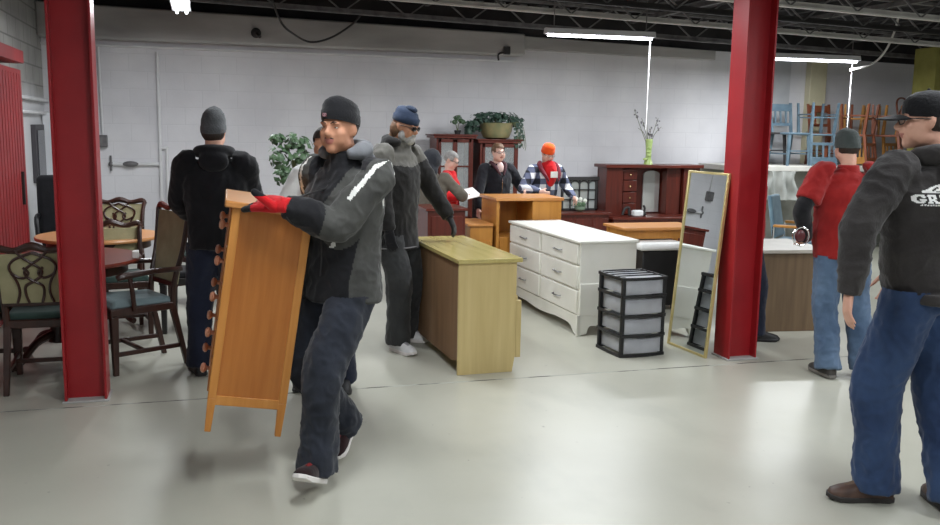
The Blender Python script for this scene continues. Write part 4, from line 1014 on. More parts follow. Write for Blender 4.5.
def trousers(k, parent, m_, vox=.010, r=(.105,.088,.076,.080), wr=.008, hip=(.165,.115), name='jeans', seed=0, mats=None, fn=None, top=.06, shin=.0, cutz=-.01):
    S = k.S; b = B()
    b.tube([k.pel-V((0,0,.10*S)), k.pel, k.pel+k.up*top*S, k.waist], [(hip[0]*S*.8,hip[1]*S*.85),(hip[0]*S,hip[1]*S),(hip[0]*S*.97,hip[1]*S*.97),(hip[0]*S*.9,hip[1]*S*.9)], n=20, ref=(1,0,0))
    for s in (-1,1):
        a = k.an[s]; sh_ = (k.an[s]-k.kn[s]).normalized()
        b.tube([k.hp[s]+V((0,0,.03)), (k.hp[s]+k.kn[s])/2, k.kn[s], (k.kn[s]+a)/2+V((0,.0,0)), a+sh_*.0, a+sh_*.035*S+V((0,0,-.0))], [r[0]*S,(r[0]*.55+r[1]*.45)*S,r[1]*S,r[2]*S,r[3]*S,r[3]*1.03*S], n=16)
    return b.blend(name, mats or m_, parent, vox=vox, it=3, wr=wr, wf=(11,11,6), seed=seed, fn=fn, cut=lambda c: c.z > k.pel.z+cutz*S)
def sleeve(b, k, s, r=(.070,.062,.056,.044), cuff=0.0, ext=.0):
    S = k.S; X = k.T @ V((1,0,0)); w = k.wr[s]; e = k.el[s]; d = (w-e).normalized()
    b.tube([k.sh[s]-X*s*.05*S-V((0,0,.01*S)), k.sh[s]+V((0,0,-.01*S)), (k.sh[s]+e)/2, e, e*.5+w*.5, w+d*ext], [r[0]*1.08*S,r[0]*S,(r[0]*.5+r[1]*.5)*S,r[1]*S,r[2]*S,r[3]*S], n=16)
def torso(b, k, hem=.06, rx=.18, ry=.125, wx=.16, chest=.19, cy=.125, sh=.175, hemr=None, belly=0, neck=.07):
    S = k.S; X = k.T @ V((1,0,0)); hr = hemr or (rx, ry)
    f = V((0,-1,0))*belly*S
    b.tube([k.pel-V((0,0,hem*S)), k.pel+V((0,0,.02))+f*.5, k.waist+f, k.chest+f*.3, k.chest+k.up*.11*S, k.neck-k.up*.015*S, k.neck+k.up*.01*S], [(hr[0]*S,hr[1]*S),(rx*S,ry*S),(wx*S,(ry-.005)*S),(chest*S,cy*S),(sh*S,.10*S),(neck*1.1*S,neck*S),(neck*.95*S,neck*.9*S)], n=24, ref=X)
def collar(b, k, r=.075, h=.05, z=0.0):
    S = k.S; pts = []
    b.tube([k.neck+k.up*(z-.03)*S, k.neck+k.up*(z+h)*S], [(r*S, r*S),(r*.92*S, r*.92*S)], n=18)
def hood_down(b, k, r=.10, th=.042, back=.085, z=.0):
    S = k.S; X = k.T @ V((1,0,0)); Bk = -(k.fwd); c = k.neck + k.up*z*S
    pts = []
    for a in range(-130, 131, 20):
        an = R(a); pts.append(c + (X*math.sin(an)*r + Bk*(math.cos(an)*r-.01))*S + k.up*S*(.015*math.cos(an)+.015))
    b.tube(pts, [.022*S]+[th*.8*S]+[th*S]*(len(pts)-4)+[th*.8*S]+[.022*S], n=12, sub=2)
    b.ell(c+Bk*back*S*1.1-k.up*.04*S, (.10*S,.05*S,.075*S), k.T)
def dist_line(p, a, c):
    d = c-a; t = max(0, min(1, (p-a).dot(d)/d.length_squared)); return (p-(a+d*t)).length, t
def local(t, p): 
    M_ = Matrix.Translation(t.location) @ t.rotation_euler.to_matrix().to_4x4(); return M_.inverted() @ V(p)
def pixels(rows, origin, dx, dz, dirn, target, name, m_, parent, off=.003):
    """lay a small printed mark onto a cloth mesh: each dot is projected along dirn"""
    bvh = BVHTree.FromPolygons([v.co.copy() for v in target.data.vertices], [tuple(p.vertices) for p in target.data.polygons])
    b = B(); dirn = V(dirn).normalized(); cache = {}
    def vt(i, j):
        if (i, j) not in cache:
            o = V(origin)+V(dx)*i+V(dz)*(-j); h = bvh.ray_cast(o-dirn*.4, dirn)
            cache[(i,j)] = b.bm.verts.new((h[0] if h[0] else o)-dirn*off)
        return cache[(i,j)]
    for j, row in enumerate(rows):
        for i, ch in enumerate(row):
            if ch == '#': b._f([vt(i,j), vt(i,j+1), vt(i+1,j+1), vt(i+1,j)])
    return b.build(name, m_, parent, smooth=False)

# ---------- 1. man in front carrying the chest
J_grey = fabric('dark_grey_jacket', (62,62,60), (76,76,73), bump=.2)
J_black = fabric('black_jacket', (24,24,27), (32,32,35), bump=.2)
J_white = fabric('off_white_stripe', (214,214,208), (224,224,220), bump=.05)
HOODG = fabric('heather_grey_hood', (104,106,110), (124,126,130), bump=.2)
BLKK = fabric('black_knit', (18,18,21), (26,26,29), bump=.4, bscale=90)
GLR = fabric('red_glove_knit', (178,18,26), (200,28,34), bump=.3)
t = thing('person', (.625, 4.16, 0), R(-54), 'man in black beanie and dark striped jacket carrying the orange pine chest of drawers', 'person')

Lc = lambda u, v, Y: local(t, onY(u, v, Y))
ff = local(t, fl(318,489)); fb = local(t, fl(345,452))
k = skeleton(S=1.015, hz=.945, hip=(-.02,.0), lean=(.0,.02), twist=R(4), shw=.19,
    foot={1: ((ff.x, ff.y, .035), (.42,-.9,0)), -1: ((fb.x, fb.y, .075), (.40,-.9,0))},
    hand={1: tuple(Lc(283,205,3.98)), -1: tuple(Lc(272,212,4.5))}, epole={1: (.3,.5,-1), -1: (-.6,.2,-1)}, look=(R(14), R(0), R(2)), headf=-.01)
P1 = t; k1 = k
body(k, SKt, t, vox=.008, hands=None, chub=.05)
face_bits(k, t)
b = B(); M3 = k.HM.to_3x3(); h = lambda p: k.HM @ V(p)
b.tube([h((-.025,-.083,-.045)), h((-.015,-.093,-.042)), h((0,-.097,-.040)), h((.015,-.093,-.042)), h((.025,-.083,-.045))], [.002,.0032,.003,.0032,.002], n=8); b.build('moustache', HAIRD, t)
b = B(); b.ell(k.HM @ V((0,.034,.02)), (.079,.086,.080), M3, n=18); b.build('hair', HAIRD, t)
bn = beanie(k, t, BLKK, z=.040, tall=.01)
trousers(k, t, DENIMD, vox=.010, r=(.108,.092,.082,.088), wr=.012, cutz=-.06, seed=3, hip=(.17,.125))
shoe(k, 1, t, fabric('black_shoe_mesh', (34,22,24), (50,26,28)), pitch=R(24), accent=mat('dark_red_trim', (120,30,32)))
shoe(k, -1, t, fabric('black_shoe_mesh', (34,22,24)), pitch=R(-22), accent=mat('dark_red_trim', (120,30,32)))
b = B(); torso(b, k, hem=.10, rx=.195, ry=.15, wx=.185, chest=.21, cy=.15, sh=.19, hemr=(.20,.155), neck=.085)
for s in (-1,1): sleeve(b, k, s, (.080,.078,.070,.052), ext=-.01)
collar(b, k, .082, .05)
shL, elL, wrL = k.sh[1], k.el[1], k.wr[1]
def fn(c, n, k=k):
    for s in (-1, 1):
        dd, tt = dist_line(c, k.sh[s]+V((0,0,.0)), k.el[s])
        if dd < .115 and (tt > .12 or c.x*s > .17):
            # outward side of the upper arm: pale stripes down a grey sleeve, black underside
            ax = (k.el[s]-k.sh[s]).normalized(); rel = c-(k.sh[s]+ax*((c-k.sh[s]).dot(ax)))
            f_ = k.fwd; fo = (f_-ax*f_.dot(ax)).normalized(); la = ax.cross(fo)*s*-1
            a_ = math.degrees(math.atan2(rel.dot(fo), rel.dot(la)))
            a_ = (a_+360) % 360
            if 70 < a_ < 86 and tt < .62: return 2
            if 318-50*tt < a_ < 332-46*tt: return 2
            return 1
        d2, t2 = dist_line(c, k.el[s], k.wr[s])
        if d2 < .10 and c.z > k.waist.z-.08: return 0
    rel = c-k.pel; a_ = abs(math.degrees(math.atan2(rel.dot(k.T @ V((1,0,0))), rel.dot(k.fwd))))
    if a_ > 78-28*max(0,min(1,(k.chest.z-c.z)/.35)) and c.z < k.neck.z-.02: return 1
    return 0
jk = b.blend('jacket', [J_black, J_grey, J_white], t, vox=.0075, it=2, wr=.010, wf=(10,10,7), seed=5, fn=fn)
b = B(); hood_down(b, k, r=.092, th=.040, z=.04); b.blend('hood', HOODG, t, vox=.009, wr=.006, seed=1)
# chest pocket zip and front zip
def zipline(pts, jk, k, t, m_, r=.004, name='zip'):
    bvh = BVHTree.FromPolygons([v.co.copy() for v in jk.data.vertices], [tuple(p.vertices) for p in jk.data.polygons]); out = []
    for p in pts:
        h = bvh.ray_cast(V(p)+k.fwd*.5, -k.fwd)
        if h[0]: out.append(h[0]+k.fwd*.001)
    if len(out) > 1: b = B(); b.tube(out, r, n=6, sub=2); return b.build(name, m_, t)
zipline([k.pel+k.up*(.02+.04*i) for i in range(12)], jk, k, t, M_dark)
X = k.T @ V((1,0,0))
b = B(); hand_shape(b, k.wr[1], local(t, onY(262,203,4.06))-local(t, onY(283,205,3.98)), local(t, V(t.location)+V((0,.62,-.8))), 1.30, .22, 1, grow=.006, curls=[.10,.20,.32,.42], thumb=(.6,.35,-1.2))
dW = (k.wr[1]-k.el[1]).normalized(); b.tube([k.wr[1]-dW*.045, k.wr[1]+dW*.02], [.036,.032], n=14)
def gfn(c, n): return 0
g = b.blend('glove', [GLR, BLKK], t, vox=.0045, it=2)
Mi_ = k.wr[1]
for p in g.data.polygons:
    if (p.center-Mi_).length > .15 or p.center.z-Mi_.z > .042: p.material_index = 1
b = B(); hand_shape(b, k.wr[-1], local(t, onY(240,214,4.55))-local(t, onY(262,212,4.55)), (0,0,-1), 1.06, .3, -1, grow=.0035)
b.blend('glove', [GLR], t, vox=.005, it=2)
# small stitched mark on the beanie: red and white patch
rows = ["..######", ".#..##.#", ".######.", "..####.."]
h = k.HM
pixels(["########","########","########","########"], h @ V((-.052,-.15,.075)), (h.to_3x3() @ V((.0042,0,0))), (h.to_3x3() @ V((0,0,.0042))), h.to_3x3() @ V((.15,1,0)), bn, 'hat_patch', mat('dull_red_patch', (120,34,44)), bn, off=.0022)
pixels(rows, h @ V((-.052,-.15,.075)), (h.to_3x3() @ V((.0042,0,0))), (h.to_3x3() @ V((0,0,.0042))), h.to_3x3() @ V((.15,1,0)), bn, 'hat_patch_stitching', mat('pale_pink_thread', (190,150,158)), bn, off=.0032)

# ---------- 2. man in the cap and black hoodie, right foreground (seen from behind)
HB = fabric('washed_black_hoodie', (46,43,43), (60,57,56), bump=.25, bscale=80, scale=5)
f0 = fl(868,508)
t = thing('person', (onY(918,400,3.2).x, 3.2, 0), R(180+10), 'man in black cap and dark hoodie seen from behind at the right edge', 'person')
fL = local(t, fl(874,500)); fR = local(t, fl(950,513))
hw = local(t, onY(849,292,3.16))
side_left = 1 if fL.x > 0 else -1
k = skeleton(S=1.055, twist=R(-4), shw=.222, shy=-.035,
    foot={side_left: ((fL.x, fL.y, 0), tuple(local(t, V(t.location)+V((-1,.35,0)))*1.0)), -side_left: ((fR.x, fR.y, 0), tuple(local(t, V(t.location)+V((.3,1,0)))))},
    kpole={side_left: (.5,-1,0)}, hand={side_left: tuple(hw), -side_left: (-side_left*.10,-.27,1.02)}, epole={1: (.9,-.1,0), -1: (-.9,-.1,0)}, look=(R(50), R(3), 0), headf=-.02, headx=.06)
body(k, SK, t, vox=.008, chub=.12, hands={side_left: dict(d=local(t, onY(847,312,3.14))-local(t, onY(849,292,3.16)), n=(-.6*side_left,.35,0), curl=.35, side=-1, thumb=(.45,.85,.2)), -side_left: dict(d=(0,-.1,-1), n=(side_left,0,0), curl=.4)})
face_bits(k, t, brow=HAIRB); glasses(k, t, M_blk)
b = B(); b.ell(k.HM @ V((0,.035,.01)), (.082,.088,.082), k.HM.to_3x3(), n=18); b.build('hair', HAIRD, t)
# baseball cap
S = k.S; b = B(); h = lambda p: k.HM @ (V(p)*S); rs = []
for zz, rx, ry in ((.018,.082,.104),(.045,.085,.107),(.080,.080,.100),(.110,.064,.082),(.128,.040,.052),(.134,.008,.01)):
    rs.append([h((rx*math.cos(2*math.pi*i/28), .016+ry*math.sin(2*math.pi*i/28), zz+(-.010*math.sin(2*math.pi*i/28)*(1 if zz < .1 else 0)))) for i in range(28)])
b.rings(rs); cap = b.build('cap', BLKK, t, ang=60)
b = B(); r0_, r1_ = [], []
for j in range(5):
    f_ = j/4; rg = []
    for i in range(13):
        a_ = math.pi*(i/12); cx_ = math.cos(a_); sy = math.sin(a_)
        rg.append(((.080*cx_*(1-.06*f_)), -.062-.105*f_*sy-.028*sy, .036-.014*f_*sy-.020*abs(cx_)**2))
    r0_.append(rg)
vt = [[b.bm.verts.new(h(p)) for p in rg] for rg in r0_]; vb = [[b.bm.verts.new(h((p[0],p[1],p[2]-.005))) for p in rg] for rg in r0_]
for j in range(4):
    for i in range(12):
        b._f([vt[j][i],vt[j][i+1],vt[j+1][i+1],vt[j+1][i]]); b._f([vb[j][i],vb[j+1][i],vb[j+1][i+1],vb[j][i+1]])
for i in range(12): b._f([vt[4][i],vt[4][i+1],vb[4][i+1],vb[4][i]]); b._f([vt[0][i+1],vt[0][i],vb[0][i],vb[0][i+1]])
b.build('brim', BLKK, cap)
b = B(); b.ell(h((0,.016,.135)), .008, n=10); b.build('button', BLKK, cap)
trousers(k, t, DENIM, vox=.010, r=(.114,.104,.092,.094), wr=.011, seed=8, hip=(.185,.14))
BROWN = mat('brown_shoe_leather', (62,42,34), (84,60,48), rough=.5, scale=20)
for s in (-1,1): shoe(k, s, t, BROWN, sole=mat('dark_sole', (46,42,40)), accent=mat('brown_lace', (98,78,62)))
b = B(); torso(b, k, hem=.05, rx=.205, ry=.155, wx=.218, chest=.235, cy=.165, sh=.21, hemr=(.185,.148), belly=.02, neck=.085)
for s in (-1,1): sleeve(b, k, s, (.085,.072,.064,.046), ext=.01)
b.tube([k.pel-V((0,0,.07)), k.pel-V((0,0,.02))], [(.198,.155),(.20,.157)], n=24)
hd = b.blend('hoodie', HB, t, vox=.0085, it=3, wr=.011, wf=(7,7,6), seed=11)
b = B(); hood_down(b, k, r=.105, th=.040, z=.0, back=.10); b.blend('hood', HB, t, vox=.009, wr=.008, seed=2)
# back print
LOGO = [
"...........................................................",
"............................####...........................",
".........................########..........................",
".......................###########..........###............",
"....................#####..########......########..........",
"..................#####....##########..#############.......",
"................#####...######################..######.....",
".............######....#######..##############....#####....",
"..........#########..######....################..#######...",
".........##############.......#################.########...",
".........##################################...########.....",
"...........................................................",
"...........................................................",
"...#######...#########...####..####..####...####.###########",
"..########..##########...####..####..#####..####.###########",
".####..####..###..####...###...###...######.###..#.#####..##",
".###....##...###...###...###...###...#######.##......###....",
".###.........###..####...###...###...###.######......###....",
".###..#####..#######.....###...###...###..#####......###....",
".###..#####..########....###...###...###...####......###....",
".####..###...###..####...####.####...###....###......###....",
"..########..#####..#####..#######...#####...###....#######..",
"...######...#####..#####...#####....#####...###....#######..",
"...........................................................",
".......#.##.#.#.##.#.##.#.....#.##.##.#.###.##.#.#.........",
"......##.#.##.##.#.##.#.##...##.#.##.##.#.#.##.##..........",
]
LOGO = [r[:34].ljust(34,'.') if False else r for r in LOGO]
bv = BVHTree.FromPolygons([v.co.copy() for v in hd.data.vertices], [tuple(p.vertices) for p in hd.data.polygons])
eyeL = local(t, EYE); o = bv.ray_cast(eyeL, (local(t, onY(908,194,3.0))-eyeL).normalized())[0] or local(t, onY(908,194,3.06))
px = .0036
pixels([r.replace('', '')[:60] for r in LOGO[:]], o+V((0,0,px*13)), V((-px,0,0)), V((0,0,px)), (0,-1,0), hd, 'back_print', mat('white_print', (225,225,222), rough=.7), hd, off=.004)

# ---------- 3. man in sunglasses by the blonde dresser
t = thing('person', (onY(394,340,6.62).x, 6.62, 0), R(48), 'bearded man in sunglasses, navy cap and dark two-tone parka touching the blonde dresser', 'person')
fa = local(t, fl(398,351)); fb_ = local(t, fl(405,341))
hl = local(t, onY(452,222,6.62)); 
k = skeleton(S=1.02, lean=(0,-.03), twist=R(-6), shw=.19, foot={-1: ((fa.x,fa.y,0),(-.45,-1,0)), 1: ((fb_.x,fb_.y,0),(.35,-1,0))},
    hand={1: tuple(hl), -1: (-.24,-.10,.86)}, epole={1: (.8,.4,-.6)}, look=(R(-2), R(16), 0), headf=-.03)
body(k, SKt, t, vox=.010, chub=.05, lipm=False)
glasses(k, t, M_blk, lens=LENS, hgt=.016, name='sunglasses')
h = lambda p: k.HM @ (V(p)*k.S)
b = B(); b.ell(h((0,-.06,-.085)), (.052*k.S,.042*k.S,.046*k.S), k.HM.to_3x3()); b.ell(h((0,-.092,-.042)), (.03,.012,.010), k.HM.to_3x3())
for s in (-1,1): b.ell(h((s*.05,-.02,-.06)), (.024,.04,.045), k.HM.to_3x3())
b.blend('beard', HAIRG, t, vox=.009, wr=.003)
b = B(); b.ell(h((0,.05,-.03)), (.082,.075,.09), k.HM.to_3x3()); b.ell(h((0,.07,-.10)), (.06,.05,.07), k.HM.to_3x3()); b.build('hair', HAIRB, t)
NV = fabric('navy_cap_cloth', (34,44,62), (46,58,80))
b = B(); rs = []
for zz, rx, ry, oy in ((.030,.080,.104,.012),(.035,.088,.112,.012),(.075,.088,.112,.012),(.085,.080,.10,.014),(.11,.076,.094,.02),(.135,.058,.070,.03),(.148,.025,.035,.03)):
    rs.append([h((rx*math.cos(2*math.pi*i/20), oy+ry*math.sin(2*math.pi*i/20), zz+.0*math.sin(2*math.pi*i/20))) for i in range(20)])
b.rings(rs); b.ell(h((.0,-.01,.138)), (.045,.055,.028), k.HM.to_3x3()); b.build('cap', NV, t, ang=60)
trousers(k, t, CHAR, vox=.012, r=(.105,.095,.088,.092), wr=.010, seed=4, name='trousers', cutz=-.10)
for s in (-1,1): shoe(k, s, t, mat('white_sneaker', (206,206,206), (224,224,224)), sole=RUB, accent=mat('grey_lace', (150,150,155)))
b = B(); torso(b, k, hem=.22, rx=.20, ry=.155, wx=.20, chest=.205, cy=.15, sh=.19, hemr=(.205,.165), neck=.09)
for s in (-1,1): sleeve(b, k, s, (.078,.070,.060,.046))
collar(b, k, .088, .07)
PK1 = fabric('black_parka', (30,29,29), (38,37,37)); PK2 = fabric('grey_brown_yoke', (92,90,86), (106,104,98))
def fn(c, n, k=k):
    dd, tt = dist_line(c, k.sh[1], k.el[1]); d2, t2 = dist_line(c, k.sh[-1], k.el[-1])
    return 1 if c.z > k.chest.z+.02+.03*abs(c.x)*4*0 and tt < .28 and t2 < .28 else 0
b.blend('parka', [PK1, PK2], t, vox=.011, it=3, wr=.010, seed=6, fn=fn)
b = B(); hood_down(b, k, r=.095, th=.042, z=.03); b.blend('hood', PK1, t, vox=.012, wr=.006)
b = B(); z_ = k.pel.z-.20; b.tube([V((.208*math.cos(R(a)), .168*math.sin(R(a)), z_)) for a in range(0,361,20)], .006, n=6); b.build('drawcord', M_steel, t)
for s in (-1,1):
    b = B(); d = (k.wr[s]-k.el[s]).normalized(); hand_shape(b, k.wr[s], d+V((0,0,-.25)), (0,0,-1) if s == 1 else (1,0,0), 1.05, .35, 1 if s == 1 else -1, grow=.003); b.tube([k.wr[s]-d*.06, k.wr[s]+d*.02], [.038,.034], n=12)
    b.blend('glove', J_black, t, vox=.006, it=2)

# ---------- 4. man in black hoodie and grey beanie, back turned, left
t = thing('person', (onY(218,300,6.12).x, 6.12, 0), R(176), 'man in black hoodie and charcoal beanie, back turned, left of the carried chest', 'person')
fa = local(t, fl(204,372)); 
k = skeleton(S=.985, shw=.19, look=(R(-12), R(6), 0), foot={1: ((.13,0,0),(.3,-1,0)), -1: ((-.11,.02,0),(-.3,-1,0))},
    hand={1: (.16,-.30,1.02), -1: (-.16,-.30,1.0)}, epole={1: (.6,.8,-.4), -1: (-.8,.6,-.4)})
body(k, SK, t, vox=.011, hands={-1: dict(d=(.3,-1,0), n=(0,0,-1)), 1: dict(d=(-.3,-1,0), n=(0,0,-1))}, lipm=False)
face_bits(k, t)
b = B(); b.ell(k.HM @ V((0,.03,0)), (.080,.088,.078), k.HM.to_3x3()); b.build('hair', HAIRD, t)
beanie(k, t, fabric('charcoal_knit', (66,68,70), (82,84,86), bump=.5, bscale=90), z=.008, tall=.035, name='beanie')
trousers(k, t, NAVY, vox=.012, r=(.105,.09,.08,.085), wr=.008, seed=7, cutz=-.05)
for s in (-1,1): shoe(k, s, t, mat('black_shoe', (26,26,28)), sole=M_blk)
b = B(); torso(b, k, hem=.09, rx=.185, ry=.145, wx=.185, chest=.21, cy=.145, sh=.19, neck=.085)
for s in (-1,1): sleeve(b, k, s, (.080,.076,.066,.046))
BH = fabric('jet_black_hoodie', (13,13,16), (19,19,23))
hj = b.blend('hoodie', BH, t, vox=.011, it=3, wr=.010, seed=9)
b = B(); hood_down(b, k, r=.10, th=.04, back=.095, z=.01); b.blend('hood', BH, t, vox=.011)
o = k.pel+V((-.07,.3,-.115)); 
jn = [c for c in t.children if c.name.startswith('jeans')][0]
pixels(["####","#..#","#..#","####"], o, V((-.011,0,0)), V((0,0,.011)), (0,-1,0), jn, 'pocket_patch', mat('cream_patch', (214,204,180)), jn, off=.004)

# ---------- 5. man in red polo with black sleeves, back turned, right
t = thing('person', (onY(838,300,5.22).x, 5.22, 0), R(180-14), 'man in red polo over black sleeves and dark grey beanie, back turned beside the desk', 'person')
fa = local(t, fl(822,372)); fb_ = local(t, fl(850,374))
sl = 1 if fa.x > fb_.x else -1
hh = local(t, onY(806,240,5.3))
k = skeleton(S=.965, lean=(0,.0), shw=.195, look=(R(4), R(12), 0), headf=-.02, foot={sl: ((fa.x+sl*.02,fa.y+.12,0),(.15*sl,-1,0)), -sl: ((fb_.x-sl*.04,fb_.y+.08,0),(-.5*sl,-1,0))},
    hand={sl: tuple(hh), -sl: (-sl*.25,-.3,.98)}, epole={1: (1,.7,0), -1: (-1,.7,0)})
body(k, SK, t, vox=.010, chub=.05, hands={sl: dict(d=(-.2,-1,-.1), n=(0,0,-1)), -sl: dict(d=(.2,-1,0), n=(0,0,-1))}, lipm=False)
face_bits(k, t)
b = B(); b.ell(k.HM @ V((0,.03,0)), (.078,.088,.078), k.HM.to_3x3()); b.build('hair', HAIRD, t)
beanie(k, t, fabric('dark_green_grey_knit', (58,64,62), (72,78,76), bump=.5, bscale=90), z=.0, tall=.0)
def fn(c, n, k=k): return 1 if False else 0
trousers(k, t, DENIMF, vox=.011, r=(.104,.09,.082,.090), wr=.011, seed=12, hip=(.170,.125), cutz=-.09)
for s in (-1,1): shoe(k, s, t, mat('dark_grey_shoe', (52,50,48), (66,62,58)), sole=mat('grey_sole', (110,106,100)), accent=mat('dark_lace', (40,38,36)))
REDP = fabric('brick_red_polo', (134,28,28), (152,36,34), bump=.15)
b = B(); torso(b, k, hem=.12, rx=.205, ry=.155, wx=.205, chest=.215, cy=.155, sh=.195, hemr=(.195,.15), belly=.02, neck=.075)
X = k.T @ V((1,0,0))
for s in (-1,1): b.tube([k.sh[s]-X*s*.05, k.sh[s], k.sh[s]*.25+k.el[s]*.75], [.088,.084,.082], n=16)
b.blend('polo_shirt', REDP, t, vox=.0105, it=3, wr=.011, seed=13)
b = B(); b.tube([k.neck+k.up*(-.02), k.neck+k.up*.03], [(.078,.078),(.07,.07)], n=18); b.blend('collar', REDP, t, vox=.009, it=1)
for s in (-1,1):
    b = B(); sleeve(b, k, s, (.060,.060,.056,.042)); b.blend('sleeve', J_black, t, vox=.011, it=2, wr=.006, seed=s)
# chrome loop he holds
p = onY(800,236,5.2)
tt_ = thing('metal_loop', (p.x, p.y, p.z), 0, 'small shiny metal loop with dark red middle held by the man in the red polo', 'metal loop')
b = B(); b.tube([V((.062*math.cos(R(a)), -.01, .062*math.sin(R(a)))) for a in range(0,361,30)], .008, n=8); b.build('chrome_loop', M_chrome, tt_)
b = B(); b.ell((0,0,0), (.04,.02,.045)); b.build('dark_red_core', mat('maroon_plastic', (80,24,30), rough=.3), tt_)

# ---------- simpler figures farther back (whole people, most of them hidden)
def hS(u, v, Y): return onY(u, v, Y).z/1.765
def figure(loc, rz, label, S, coat, skin, pants, hair=None, hat=None, look=(0,0,0), hand=None, epole=None, seed=0, hem=.08, lean=(0,0), name='jacket', shoes=None, hairlen=0, chub=0, coatfn=None, foot=None, neck=.075, hnd=None, shw=.175, vox=.012):
    t = thing('person', (loc[0], loc[1], 0), rz, label, 'person')
    k = skeleton(S=S, lean=lean, shw=shw, look=look, hand=hand, epole=epole, foot=foot)
    hnd = hnd or {s: dict(d=(k.wr[s]-k.el[s]), n=(-s,0,-.2)) for s in (-1,1)}
    body(k, skin, t, vox=.011, hands=hnd, chub=chub)
    if hair:
        h = lambda p: k.HM @ (V(p)*S); b = B()
        b.ell(h((0,.016,.040)), (.084*S,.106*S,.096*S), k.HM.to_3x3())
        if hairlen:
            b.ell(h((0,.06,-.04)), (.085*S,.065*S,(.09+hairlen)*S), k.HM.to_3x3())
        b.blend('hair', hair, t, vox=.010, wr=.005, seed=seed, cut=lambda c: (k.HM.inverted() @ c).y < -.04 and (k.HM.inverted() @ c).z < .060*S)
    trousers(k, t, pants, vox=.014, wr=.007, seed=seed, cutz=-.04)
    for s in (-1,1): shoe(k, s, t, shoes or mat('black_shoe', (26,26,28)), sole=M_blk)
    b = B(); torso(b, k, hem=hem, rx=.185, ry=.14, wx=.175, chest=.195, cy=.14, sh=.18, neck=neck)
    for s in (-1,1): sleeve(b, k, s, (.075,.066,.058,.042))
    collar(b, k, neck*1.05, .03)
    o = b.blend(name, coat, t, vox=vox, it=3, wr=.009, seed=seed, fn=coatfn(k) if coatfn else None)
    return t, k, o
# person in the white jacket behind the carrier
GRYW = fabric('white_grey_jacket', (222,222,220), (234,234,232)); 
wp_ = onY(327,170,5.62)
t, k, o = figure((wp_.x, 5.62), R(-25), 'person in a white zip jacket mostly hidden behind the man carrying the chest', .945, [GRYW, mat('grey_side_panel', (128,130,132))], SKt, NAVY, hair=HAIRD, look=(R(-10),R(12),0), seed=21,
    hand={-1: (-.20,-.26,1.05), 1: (.25,-.1,.9)}, coatfn=lambda k: (lambda c, n: 1 if (abs(c.x) < .05 and c.z < k.chest.z-.02 and n.y < -.2) else 0))
b = B(); collar(b, k, .082, .075); b.blend('inner_collar', J_black, t, vox=.010)
pixels([".#####.","##.#.##"], k.chest+V((-.10,-.3,.07)), V((.008,0,0)), V((0,0,.008)), (0,1,0), o, 'chest_logo', mat('dark_logo', (60,56,66)), o, off=.004)
# two people at the cherry cabinet
OLV = fabric('olive_grey_coat', (94,88,78), (108,102,92)); REDS = fabric('bright_red_jacket', (196,24,32), (212,36,42))
wa = onY(432,172,8.62)
t, k, o = figure((wa.x, 8.62), R(150), 'person in olive grey coat and dark hood seen from behind left of the red-jacketed woman', hS(432,146,8.62)*.97, OLV, SK, CHAR, hair=HAIRD, look=(R(-20),R(8),0), seed=22, hand={1:(.15,-.3,1.0), -1:(-.2,-.25,1.0)})
b = B(); b.ell(k.HM @ V((0,.03,.02)), (.105,.115,.115), k.HM.to_3x3()); b.ell(k.HM @ V((0,.05,-.09)), (.09,.09,.08), k.HM.to_3x3()); b.blend('hood', fabric('dark_slate_hood', (44,46,52), (56,58,64)), t, vox=.013, wr=.008, cut=lambda c, k=k: (k.HM.inverted() @ c).y < -.06)
wb = onY(449,172,9.15)
hp = onY(463,196,9.0)
t = None
rz = R(62)
M_ = Matrix.Translation((wb.x, 9.15, 0)) @ Matrix.Rotation(rz, 4, 'Z')
hl_ = M_.inverted() @ hp
t, k, o = figure((wb.x, 9.15), rz, 'grey-haired woman in bright red jacket reading papers behind the cherry cabinet', hS(452,150,9.15), REDS, SKp, CHAR, hair=HAIRG, look=(R(-5),R(22),0), seed=23, hand={-1: tuple(hl_+V((-.03,.02,0))), 1: tuple(hl_+V((.10,0.0,0)))}, hnd={s: dict(d=(0,-1,.05), n=(0,0,1)) for s in (-1,1)}, chub=.05)
glasses(k, t, M_blk, hgt=.013)
bb = B(); pa = onY(467,194,8.95)
q_ = Matrix.Translation(pa) @ Matrix.Rotation(R(15), 4, 'Z') @ Matrix.Rotation(R(22), 4, 'X') @ Matrix.Rotation(R(-12), 4, 'Y')
bb.box(-.12,.12,-.10,.10,-.004,.004, M=q_); tag(bb.build('paper_sheets', mat('white_paper', (235,235,232)), smooth=False), 'white sheets of paper held open by the grey-haired woman', 'paper')
# woman with glasses, black jacket
BNV = fabric('black_navy_jacket', (27,28,34), (36,37,43))
wc = onY(497,160,9.3)
t, k, o = figure((wc.x, 9.3), R(12), 'woman with glasses in black zip jacket below the ivy pot', hS(498,142,9.3), BNV, SKp, NAVY, hair=HAIRB, look=(0,R(0),0), seed=24, chub=.15, shw=.185, hand={-1: (-.30,-.14,.80), 1: (.22,-.22,1.0)})
face_bits(k, t, brow=HAIRB); glasses(k, t, M_blk, hgt=.014)
zipline([k.pel+k.up*(.05+.045*i) for i in range(10)], o, k, t, M_chrome, .004)
b = B(); b.prism([(-.045,0),(.045,0),(0,-.16)], -.004, .004, 'y'); 
bm_ = B(); bm_.ell(k.neck+V((0,-.07,-.03)), (.045,.03,.07)); bm_.build('shirt_collar', mat('pink_white_shirt', (216,190,186)), t)
b = B()
for s in (-1,1): b.tube([k.neck+V((s*.075,.01,.03)), k.neck+V((s*.07,-.07,-.0)), k.neck+V((s*.02,-.12,-.1))], [.02,.02,.008], n=8)
b.build('lapels', mat('maroon_lining', (70,34,44)), t)
